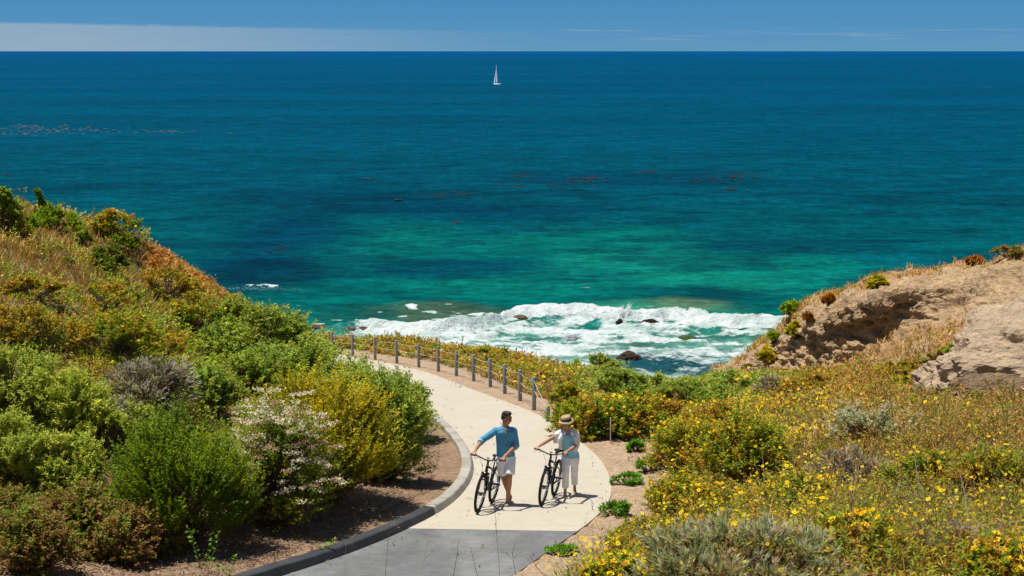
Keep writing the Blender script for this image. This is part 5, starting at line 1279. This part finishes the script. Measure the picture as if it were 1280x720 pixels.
# ---- fence strip and gully
for a in [('olive and russet mound bush right of the last fence post', 738, 545, 100, 50, 'mixed', 60, 20), ('flowered mound bush behind the woman, beyond the sandy verge', 786, 546, 92, 50, 'mixed', 70, 20), ('russet mound bush where the gully meets the meadow', 815, 532, 80, 36, 'olive', 30, 16), ('low bush against the short end post of the fence', 708, 508, 40, 30, 'mixed', 12, 10)]:
    shrub('brittlebush', a[0], *a[1:5], a[5], 'bush', (0.04, 0.017), 0.45, a[7], 1.1, 22, group='mound bushes beyond the verge', flowers='yellow', nfl=a[6])
for a in [('green bush on the bluff edge beneath the dark water', 812, 502, 90, 34), ('soft green bush in the middle of the gully', 862, 508, 90, 36), ('soft green bush at the foot of the cliff', 925, 500, 90, 34), ('tall soft green bush on the bluff edge left of the rounded brown rock', 735, 470, 74, 24), ('green bush on the bluff edge beneath the grey washed rock', 690, 456, 70, 22), ('small green bush at the cliff toe', 890, 490, 50, 24), ('green bush in the gully beside the flowered mounds', 775, 496, 70, 36)]:
    shrub('gully_bush', a[0], *a[1:5], 'coyote', 'bush', (0.05, 0.016), 0.7, 14, 1.0, 22, group='soft green bushes in the gully')
for a in [('green tuft on the bluff edge behind the middle of the fence', 540, 446, 40, 13), ('olive bush on the bluff edge behind the far fence posts', 470, 430, 60, 12), ('olive bush behind the bend of the fence', 600, 452, 70, 15), ('flowered bush behind the near fence posts', 655, 478, 70, 22), ('olive bush on the bluff edge under the white surf', 645, 446, 60, 14)]:
    shrub('fence_bush', a[0], *a[1:5], 'mixed', 'bush', (0.05, 0.018), 0.5, 12, 0.9, 18, group='bushes behind the fence', flowers='yellow', nfl=4)

# ---- weeds on the sandy verge
for a in [('leafy green weed at the edge of the concrete right of the woman', 782, 605, 38, 13), ('leafy green weed on the verge nearest the asphalt seam', 768, 645, 38, 18), ('small flat weed beside the asphalt at the bottom of the verge', 702, 693, 36, 8), ('bright grassy weed under the edge of the flowering meadow', 812, 590, 30, 20), ('tiny weed on the far sandy verge', 795, 565, 20, 14)]:
    shrub('verge_weed', a[0], *a[1:5], 'weed', 'weed', (0.07, 0.022), 0.35, 9, 1.0, 16, group='weeds on the sandy verge', fold=1.0)
SP = 'leafy sprigs by the kerb'
for lab, px, py, hh_, ns_ in [('slender leafy sprig standing in the bark mulch at the bottom edge', 256, 722, .80, 4), ('small leafy sprig on the mulch beside the dark kerb', 284, 720, .52, 2), ('short leafy sprig growing against the dark kerb', 402, 700, .36, 3)]:
    q = T(px, py); root = empty('leafy_sprig', tuple(q), 0, lab, 'sprig', SP); lv, st = Leaves(), Leaves()
    for _ in range(ns_):
        b = np.array([[rng.normal() * .03, rng.normal() * .03, -.03]]); d = unit(np.array([[rng.normal() * .30, rng.normal() * .3, 1.0]])); L_ = hh_ * (0.6 + .5 * rng.random())
        for g_ in range(6):
            v = d * L_ / 6; stems(st, b, v, .008, np.array([[.16, .17, .05]])); stems(st, b, v, .008, np.array([[.16, .17, .05]]))
            if g_ > 0: leaves_on(lv, b, v, 3, .065, .034, pick('weed', 1), fold=.5)
            b = b + v; d = unit(d + rng.normal(size=(1, 3)) * .12)
        leaves_on(lv, b - d * .03, d * .05, 4, .05, .026, pick('green', 1), fold=.9)
    lv.build('foliage', M_LEAF, root); st.build('stem', M_DRY, root)
# ---- meadow bushes
for a in [('grey-green sagebrush in front at the bottom edge of the meadow', 925, 738, 250, 78, 'grey', 30), ('silvery sagebrush clump at the left end of the front sagebrush', 835, 738, 90, 50, 'grey', 14)]:
    shrub('sagebrush', a[0], *a[1:5], a[5], 'bush', (0.045, 0.005), 0.8, a[6], 0.9, 30, group='sagebrush at the front of the meadow', fold=1.3, bare=0.05)
MD = 'flowering bushes of the meadow'
for a in [('dense yellow flowered bush bordering the verge opposite the woman', 866, 598, 104, 76, 'mixed', 150), ('flowered bush at the near end of the verge', 806, 704, 100, 56, 'mixed', 110), ('yellow flowered bush in the bottom corner beside the asphalt', 772, 742, 84, 46, 'mixed', 70), ('dense green flowered bush in the heart of the meadow', 930, 600, 120, 84, 'mixed', 120), ('flowered bush behind the front sagebrush', 900, 668, 120, 66, 'mixed', 120),
          ('flowered bush at the upper edge of the meadow', 900, 548, 90, 46, 'olive', 60), ('flowered bush above the weed by the seam', 848, 652, 90, 60, 'mixed', 120), ('flowered green bush right of the front sagebrush', 1075, 700, 110, 62, 'mixed', 60), ('flowered bush between the dead twigs and the sagebrush', 1000, 650, 100, 60, 'mixed', 80), ('green bush with scattered flowers at the right edge', 1250, 640, 120, 80, 'mixed', 40), ('flowered bush in the right middle of the meadow', 1150, 620, 100, 56, 'mixed', 50), ('bushy green flowered clump near the bottom right corner', 1255, 735, 110, 60, 'mixed', 30)]:
    shrub('brittlebush', a[0], *a[1:5], a[5], 'bush', (0.040, 0.015), 0.55, 18, 0.9, 22, group=MD, flowers='yellow', nfl=a[6])
for a in [('grey-green shrub on the upper meadow below the cliff', 1095, 548, 120, 40, 'grey', 14, 0.4), ('grey shrub among the brown brush under the cliff', 1010, 500, 70, 34, 'olive', 12, 0.6), ('olive shrub under the pale outcrop', 1130, 478, 70, 28, 'olive', 12, 0.8), ('bright yellow-green shrub under the cliff apron', 1140, 492, 50, 26, 'yellow', 10, 0.8)]:
    shrub('meadow_shrub', a[0], *a[1:5], a[5], 'shrub', (0.04, 0.012), 0.6, a[6], a[7], 20, group='shrubs on the upper meadow')
for a in [('pale dead brush patch in the middle of the meadow', 1060, 612, 100, 46, 'dead'), ('grey dead brush near the bottom right corner', 1185, 712, 120, 44, 'deadgrey'), ('brown dead brush below the cliff', 975, 500, 60, 28, 'dead'), ('brown dead brush against the outcrop', 1170, 500, 60, 22, 'dead')]:
    shrub('dead_brush', a[0], *a[1:5], a[5], 'dead shrub', (0.11, 0.005), 0.5, 12, 0.5, 10, group='dead brush in the meadow', fold=1.6)

# ---- shrubs growing on the cliff
def on_cliff(px, py):
    pr = proj(CLV.reshape(-1, 3)); d = np.hypot(pr[:, 0] - px, pr[:, 1] - py); c = np.nonzero(d < 2.5)[0]
    if len(c) == 0: c = [int(np.argmin(d))]
    p = CLV.reshape(-1, 3)[c]; return p[np.argmin(p[:, 1])]
for a in [('round green bush on the cliff crest at its seaward end', 988, 392, 24, 16, 'green'), ('green bush on the cliff crest further inland', 1096, 358, 26, 14, 'yellow'), ('dark green bush on the cliff slope above the surf', 966, 427, 14, 13, 'green'), ('yellow-green tussock on the pale cliff slope', 996, 420, 20, 20, 'yellow'), ('yellow-green tussock low on the cliff slope', 956, 452, 18, 16, 'yellow'), ('reddish bush on the cliff crest', 1216, 329, 20, 10, 'rust'), ('dark bush on the cliff crest near the right edge', 1258, 319, 30, 11, 'brown'), ('red succulent patch on the cliff slope below the crest', 1034, 378, 12, 12, 'rust'), ('small red succulent patch on the cliff slope', 1008, 399, 9, 8, 'rust'), ('olive bush between the cliff and the upper edge of the pale outcrop', 1236, 421, 44, 18, 'olive'), ('green-gold bush at the tip of the pale outcrop below the cliff apron', 1198, 446, 46, 20, 'mixed'), ('low russet brush on the cliff apron left of the pale outcrop', 1166, 458, 44, 15, 'brown')]:
    shrub('cliff_bush', a[0], *a[1:5], a[5], 'bush', (0.08, 0.03), 0.6, 9, 1.0, 18, group='bushes on the cliff', at=on_cliff(a[1], a[2]))
stake(445, 490, 34.5, 0.46, 'short pale wooden stake sticking out of a leafy bush', M_STAKE)
stake(763, 553, 33.5, 0.62, 'thin bleached stake at the foot of the flowered mound bush', simple_mat('bleached_wood', (0.6, 0.55, 0.47), 0.8), 0.014)

# ---- ground cover, scattered by what grows where
def scatter(n, pw_=1.15, ymin=4.0, ymax=74):
    """n points of the visible land, denser near the camera"""
    xs = rng.uniform(-30, 34, n * 14); ys = rng.uniform(ymin, ymax, n * 14)
    k = (np.abs(xs) < 0.44 * ys + 2.5) & (rng.random(n * 14) < (6.5 / np.maximum(ys, 6.5)) ** pw_); xs, ys = xs[k], ys[k]
    zs = ground(xs, ys); pr = proj(np.stack([xs, ys, zs], 1)); pd = path_dist(xs, ys)
    k = (zs > 1.5) & ~((pr[:, 0] < 730) & (ys < 17)) & ~((pr[:, 0] < np.interp(pr[:, 1], [600, 640, 680, 720], [790, 790, 760, 735])) & (pr[:, 0] > 600) & (ys < 27) & (rng.random(len(xs)) < .9)) & ((pr[:, 1] < 760) & (ys > 6.5) | (pr[:, 1] > 725 + 0.75 * F / ys)) & (pr[:, 0] > -130 - 900 / ys) & (pr[:, 0] < 1410 + 2500 / ys) & (pd > 0.62)
    xs, ys, zs, pr, pd = xs[k][:n], ys[k][:n], zs[k][:n], pr[k][:n], pd[k][:n]
    left = xs < np.interp(ys, ctr[:, 1], ctr[:, 0])
    return np.stack([xs, ys, zs], 1), pr, pd, left
def band(px, py, pts):
    """smooth weights by nearest of a set of planted areas: pts = (px, py, radius, value)"""
    w_ = 0; s_ = 0
    for a, b, r, val in pts:
        g = np.exp(-(((px - a) / r) ** 2 + ((py - b) / (r * 0.6)) ** 2)); w_ = w_ + g * val; s_ = s_ + g
    return w_ / np.maximum(s_, 1e-3) * np.minimum(s_ * 1.6, 1)
RIDGE = ([0, 100, 160, 190, 222, 248, 272, 294, 320], [258, 268, 282, 294, 312, 330, 346, 366, 380])
def on_rust(pr, y):
    return (pr[:, 0] > 188) & (pr[:, 0] < 296) & (pr[:, 1] < np.interp(pr[:, 0], *RIDGE) + 22 + 0.22 * (296 - pr[:, 0])) & (y > 34)
def tufts(lv, p, ns, ln, nl, L, Wd, col, upk=1.0, sp=0.10, fold=0.7, stem_lv=None):
    n = len(p); b = np.repeat(p, ns, 0); b[:, :2] += rng.normal(size=(n * ns, 2)) * sp; b[:, 2] = ground(b[:, 0], b[:, 1]) - 0.02
    d = unit(rdir(n * ns) * np.array([1, 1, 0.35]) * 0.75 + np.array([0, 0, upk])); l = np.repeat(ln, ns) * (0.55 + 0.7 * rng.random(n * ns)); v = d * l[:, None]
    leaves_on(lv, b, v, nl, np.repeat(np.repeat(L, ns), nl) if np.ndim(L) else L, np.repeat(np.repeat(Wd, ns), nl) if np.ndim(Wd) else Wd, np.repeat(col, ns, 0), t0=0.15, fold=fold)
    if stem_lv is not None: stems(stem_lv, b, v, np.repeat(p[:, 1], ns) / F * 0.7, np.tile(np.array([.22, .16, .08]), (n * ns, 1)))
    return b + v

gcov, dgr, dst, wfl = Leaves(), Leaves(), Leaves(), Leaves()
# leafy herbs
p, pr, pd, left = scatter(35000)
px, py = pr[:, 0], pr[:, 1]
far = p[:, 1] / 20.0
mul = left & (pd < 3.0)                                         # bark mulch stays bare
verge = (~left) & (pd < 1.7 + 1.0 * (fbm(p[:, 0] * .6, p[:, 1] * .6, seed=201) - .5)) & (p[:, 1] < 66)
cl = fbm(p[:, 0] * 0.55, p[:, 1] * 0.55, seed=203); c2 = fbm(p[:, 0] * 1.7, p[:, 1] * 1.7, seed=205)
dryL = np.where(left, sstep(430, 330, py) * 0.75 + 0.15, sstep(940, 1120, px) * sstep(640, 520, py) * 0.25 + 0.1)
tan = left & (py < 350)
k = ~mul & ~verge & ~(on_rust(pr, p[:, 1]) & (rng.random(len(p)) < .9)) & (rng.random(len(p)) > dryL * (1.3 - cl)) & (cl + c2 * .6 > 0.62 + 0.12 * tan)
q, cq, c2q, fq = p[k], cl[k], c2[k], far[k]
lq = left[k]; pxq, pyq = px[k], py[k]
names = np.array(['olive', 'mixed', 'green', 'brown', 'coyote', 'yellow', 'scrub', 'drygrass'])
u = rng.random(len(q)) * 0.55 + fbm(q[:, 0] * 0.5, q[:, 1] * 0.5, seed=207) * 0.9 - 0.22
sel = np.where(lq, np.digitize(u, [0.22, 0.46, 0.66, 0.73, 0.92]), np.digitize(u, [0.27, 0.58, 0.68, 0.80, 0.9]))
green_band = (~lq) & (np.abs(pxq - 850) < 130) & (pyq < 510) & (pyq > 455); sel = np.where(green_band & (u < .7), 4, sel)
rsc = (~lq) & (rng.random(len(q)) < 0.55 * sstep(900, 1060, pxq) * sstep(660, 560, pyq) + 0.40 * (pxq < 705) * (pyq < 505) + 0.10 * (pxq > 690) * (pyq > 478)); sel = np.where(rsc, np.where(rng.random(len(q)) < .75, 6, 7), sel)
lsc = lq & (rng.random(len(q)) < 0.34 * sstep(450, 350, pyq)); sel = np.where(lsc, np.where(rng.random(len(q)) < .5, 6, 7), sel)
colq = np.zeros((len(q), 3))
for i, nm in enumerate(names):
    m_ = sel == i; colq[m_] = pick(nm, m_.sum())
colq = np.where(lq[:, None], colq * np.array([1.08, 1.18, 1.0]), colq)
ht = (0.10 + 0.95 * np.clip(cq - 0.36, 0, 1) + 0.16 * rng.random(len(q))) * np.where(lq, 1.0, 1.15) * np.where(fq > 1.5, 1.15, 1.0)
tips = tufts(gcov, q, 5, ht, 7, np.maximum(0.042, 0.0030 * q[:, 1]), np.maximum(0.013, 0.00105 * q[:, 1]), colq, 0.9, 0.13, 0.7, dst)
# flowers on the herbs
ti = np.repeat(np.arange(len(q)), 5); tx, ty = pxq[ti], pyq[ti]
fd = np.where(lq[ti], 0.012 + 0.03 * np.exp(-((ty - 420) / 40) ** 2), band(tx, ty, [(870, 560, 90, .95), (810, 660, 90, 1.0), (940, 630, 90, .75), (1060, 680, 90, .18), (1200, 640, 110, .07), (1100, 600, 90, .05), (1240, 700, 80, .10), (780, 510, 60, .22), (1150, 500, 110, .008), (950, 520, 70, .14), (620, 470, 70, .05), (500, 450, 70, .02), (740, 700, 60, .55), (850, 490, 50, .05)]))
fd = fd * (0.12 + 1.9 * sstep(0.42, 0.62, fbm(tips[:, 0] * 0.9, tips[:, 1] * 0.9, seed=209)))
fd = fd * (0.25 + 1.6 * sstep(0.44, 0.60, fbm(tips[:, 0] * 2.4, tips[:, 1] * 2.4, seed=213)))
m_ = rng.random(len(tips)) < fd * 1.25; ft = tips[m_] + np.array([0, 0, 0.05])
yf = ft[:, 1] > 16
rad = np.maximum(0.0145, 0.00105 * ft[:, 1]) * (0.55 + 0.9 * rng.random(len(ft)) ** 2)
ycol = np.where((rng.random(len(ft)) < 0.35)[:, None], np.array([[.93, .74, .010]]), YEL[rng.integers(0, 3, len(ft))])
blooms(wfl, ft[~yf], rad[~yf], ycol[~yf], 9); blooms(wfl, ft[yf], rad[yf], ycol[yf], 4)
# dry grass
p, pr, pd, left = scatter(38000, 1.0)
px, py = pr[:, 0], pr[:, 1]; mul = left & (pd < 2.7); verge = (~left) & (pd < 1.35) & (p[:, 1] < 66)
cl = fbm(p[:, 0] * 0.5, p[:, 1] * 0.5, seed=211)
wt_ = np.where(left, 0.30 + 0.75 * sstep(420, 330, py), 0.14 + 0.30 * sstep(930, 1100, px) * sstep(650, 540, py)) * (0.4 + 1.2 * sstep(0.35, 0.65, cl))
k = ~mul & ~verge & ~(on_rust(pr, p[:, 1]) & (rng.random(len(p)) < .75)) & (rng.random(len(p)) < wt_); q = p[k]; n = len(q); nb = 9
b = np.repeat(q, nb, 0); b[:, :2] += rng.normal(size=(n * nb, 2)) * 0.10; b[:, 2] = ground(b[:, 0], b[:, 1]) - 0.02
d = unit(rdir(n * nb) * np.array([1, 1, 0.2]) * 0.55 + np.array([0, 0, 1.0])); lq = left[k]
colq = np.where((rng.random((n, 1)) < np.where(lq, 0.22, 0.38)[:, None]), pick('brown', n), pick('drygrass', n))
colq = np.where((rng.random((n, 1)) < 0.18), pick('olive', n), colq)
blades(dgr, b, d, np.repeat(0.16 + 0.24 * rng.random(n), nb), np.repeat(np.maximum(0.007, 0.00062 * q[:, 1]), nb), 0.5, np.repeat(colq, nb, 0))
# rust-coloured bank at the seaward side of the left ridge
xs = rng.uniform(-14, -5, 60000); ys = rng.uniform(36, 62, 60000); zs = ground(xs, ys); qq = np.stack([xs, ys, zs], 1); prr = proj(qq)
k = on_rust(prr, ys) & (fbm(xs * .6, ys * .6, seed=231) > .34); qq = qq[k][:2600]; n = len(qq)
rst = Leaves(); tufts(rst, qq, 5, 0.16 + 0.16 * rng.random(n), 6, 0.11, 0.045, np.where((rng.random((n, 1)) < .75), pick('rust', n), pick('drygrass', n)), 0.8, 0.12)
tag(rst.build('rust_ground_cover', M_LEAF), kind='stuff')
# dry grass on the crest and apron of the cliff
ci = np.stack(np.meshgrid(np.arange(CLV.shape[0]), np.arange(CLV.shape[1]), indexing='ij'), -1).reshape(-1, 2); cv_ = CLvv[ci[:, 1]]
pp = CLV.reshape(-1, 3); wgt = np.where((cv_ > 4.0) & (cv_ < 5.6), 1.0, np.where(cv_ < 2.1, 2.4, 0.0)) * sstep(0.40, 0.58, fbm(pp[:, 0] * .7, pp[:, 1] * .7, seed=221)) * (pp[:, 2] > 5)
k = rng.random(len(pp)) < wgt * 0.07; q = pp[k]; n = len(q); b = np.repeat(q, 7, 0) + rng.normal(size=(n * 7, 3)) * [.12, .12, 0.0]
d = unit(rdir(n * 7) * np.array([1, 1, 0.2]) * 0.6 + np.array([0, 0, 1.0])); blades(dgr, b, d, 0.12 + 0.22 * rng.random(n * 7), 0.045, 0.6, np.repeat(np.where(rng.random((n, 1)) < .8, pick('drygrass', n), pick('olive', n)), 7, 0))
# bare stalks and seed heads
p, pr, pd, left = scatter(6500, 1.3)
px, py = pr[:, 0], pr[:, 1]; k = (p[:, 1] > 8.0) & (pd > np.where(left, 3.2, 2.0)) & (rng.random(len(p)) < np.where(left, 0.25, 0.35 + 0.65 * sstep(950, 1150, px)))
q = p[k]; n = len(q); d = unit(rdir(n) * [1, 1, .2] * 0.55 + np.array([0, 0, 1])); ln = 0.35 + 0.45 * rng.random(n); v = d * ln[:, None]
stems(dst, q, v, np.maximum(0.006, 0.00062 * q[:, 1]), pick('stalk', n))
leaves_on(dst, q + v * 0.7, v * 0.34, 9, np.maximum(0.018, 0.0016 * q[:, 1]).repeat(9), np.maximum(0.012, 0.0012 * q[:, 1]).repeat(9), np.where(rng.random((n, 1)) < .6, pick('brown', n), pick('olive', n)))
for (a, b_, yy) in [(432, 672, 10), (488, 640, 10.5), (536, 676, 9.5), (572, 690, 9), (588, 684, 9.5), (618, 628, 11), (640, 690, 10), (668, 706, 9.5)]:
    tp_ = P(a, b_, yy); g_ = np.array([[tp_[0] + .08 * rng.normal(), yy, 0]]); g_[:, 2] = ground(g_[:, 0], g_[:, 1]); vv_ = tp_[None] - g_
    stems(dst, g_, vv_, 0.005, np.array([[.32, .26, .18]])); stems(dst, g_, vv_, 0.005, np.array([[.30, .24, .16]]))
    for f_ in (.7, .82, .92):
        d2 = unit(rng.normal(size=(1, 3)) * [1, .5, .3] + [0, 0, .8]) * .10; stems(dst, g_ + vv_ * f_, d2, 0.004, np.array([[.25, .20, .13]])); leaves_on(dst, g_ + vv_ * f_ + d2 * .6, d2 * .4, 3, .018, .010, np.array([[.22, .15, .08]]))
# pale forked twigs lying through the meadow
for (a, b_) in [(1050, 600), (1100, 650), (1010, 640), (1190, 690), (1240, 610), (1130, 700), (1215, 600), (1260, 690), (1155, 640), (985, 690), (1090, 560), (740, 640), (1170, 560), (1060, 680), (1225, 720)]:
    o_ = T(a, b_); 
    for j in range(3):
        dd = unit(rng.normal(size=3) * [1, .7, .35] + np.array([0, 0, .55])); L0 = 0.35 + 0.5 * rng.random(); bb = (o_ + [0, 0, .05])[None]
        for g_ in range(4):
            vv_ = (dd * L0 / 4)[None]; stems(dst, bb, vv_, 0.014 - 0.002 * g_, np.array([[.42, .36, .30]])); stems(dst, bb, vv_, 0.014 - 0.002 * g_, np.array([[.42, .36, .30]])); bb = bb + vv_; dd = unit(dd + rng.normal(size=3) * .22)
        
tag(gcov.build('leafy_ground_cover', M_LEAF), kind='stuff'); tag(dgr.build('dry_grass', M_DRY), kind='stuff'); tag(dst.build('dry_stalks', M_DRY), kind='stuff'); tag(wfl.build('wildflowers', M_PETAL), kind='stuff')
# bark chips on the mulch and litter on the verge
xs = rng.uniform(-14, 8, 160000); ys = rng.uniform(16, 40, 160000); pd = path_dist(xs, ys); left = xs < np.interp(ys, ctr[:, 1], ctr[:, 0])
k = (pd > 0.72) & (pd < np.where(left, 4.2, 2.6)) & (np.abs(xs) < .42 * ys) & (rng.random(160000) < np.where(left, 0.8, 0.22)); xs, ys = xs[k], ys[k]; n = len(xs)
x2 = rng.uniform(-14, 6, 60000); y2 = rng.uniform(16, 62, 60000); pin = mind_in[np.clip(((y2 - GY0) / GS).round().astype(int), 0, len(gy) - 1), np.clip(((x2 - GX0) / GS).round().astype(int), 0, len(gx) - 1)]; p2 = path_dist(x2, y2)
e2 = np.minimum.reduce([np.hypot(x2 - np.interp(y2, Rs[:, 1], Rs[:, 0]), 0), np.hypot(x2 - np.interp(y2, Ls[:, 1], Ls[:, 0]), 0)])
k2 = (pin < 0.2) & (rng.random(60000) < 0.012 + 0.22 * np.exp(-(e2 / 0.22) ** 2)); onp = np.r_[np.zeros(len(xs), bool), np.ones(k2.sum(), bool)]; xs = np.r_[xs, x2[k2]]; ys = np.r_[ys, y2[k2]]; n = len(xs)
b = np.stack([xs, ys, np.where(onp, zpath(ys), ground(xs, ys)) + 0.012 + 0.02 * rng.random(n)], 1); d = unit(rdir(n) * [1, 1, .3]); sdd = unit(np.cross(d, rdir(n) * .35 + [0, 0, 1.0]))
ch = Leaves(); cc = np.array([(.20, .12, .075), (.30, .20, .135), (.12, .07, .045), (.42, .32, .24)])[rng.choice(4, n, p=[.42, .28, .22, .08])]
kk = 0.7 + 0.8 * rng.random(n); ch.add(np.stack([b - d * (.028 * kk)[:, None] - sdd * .009, b - d * (.028 * kk)[:, None] + sdd * .009, b + d * (.028 * kk)[:, None] + sdd * .010, b + d * (.028 * kk)[:, None] - sdd * .008], 1), jit(cc, .2))
tag(ch.build('bark_chips', M_DRY), kind='stuff')
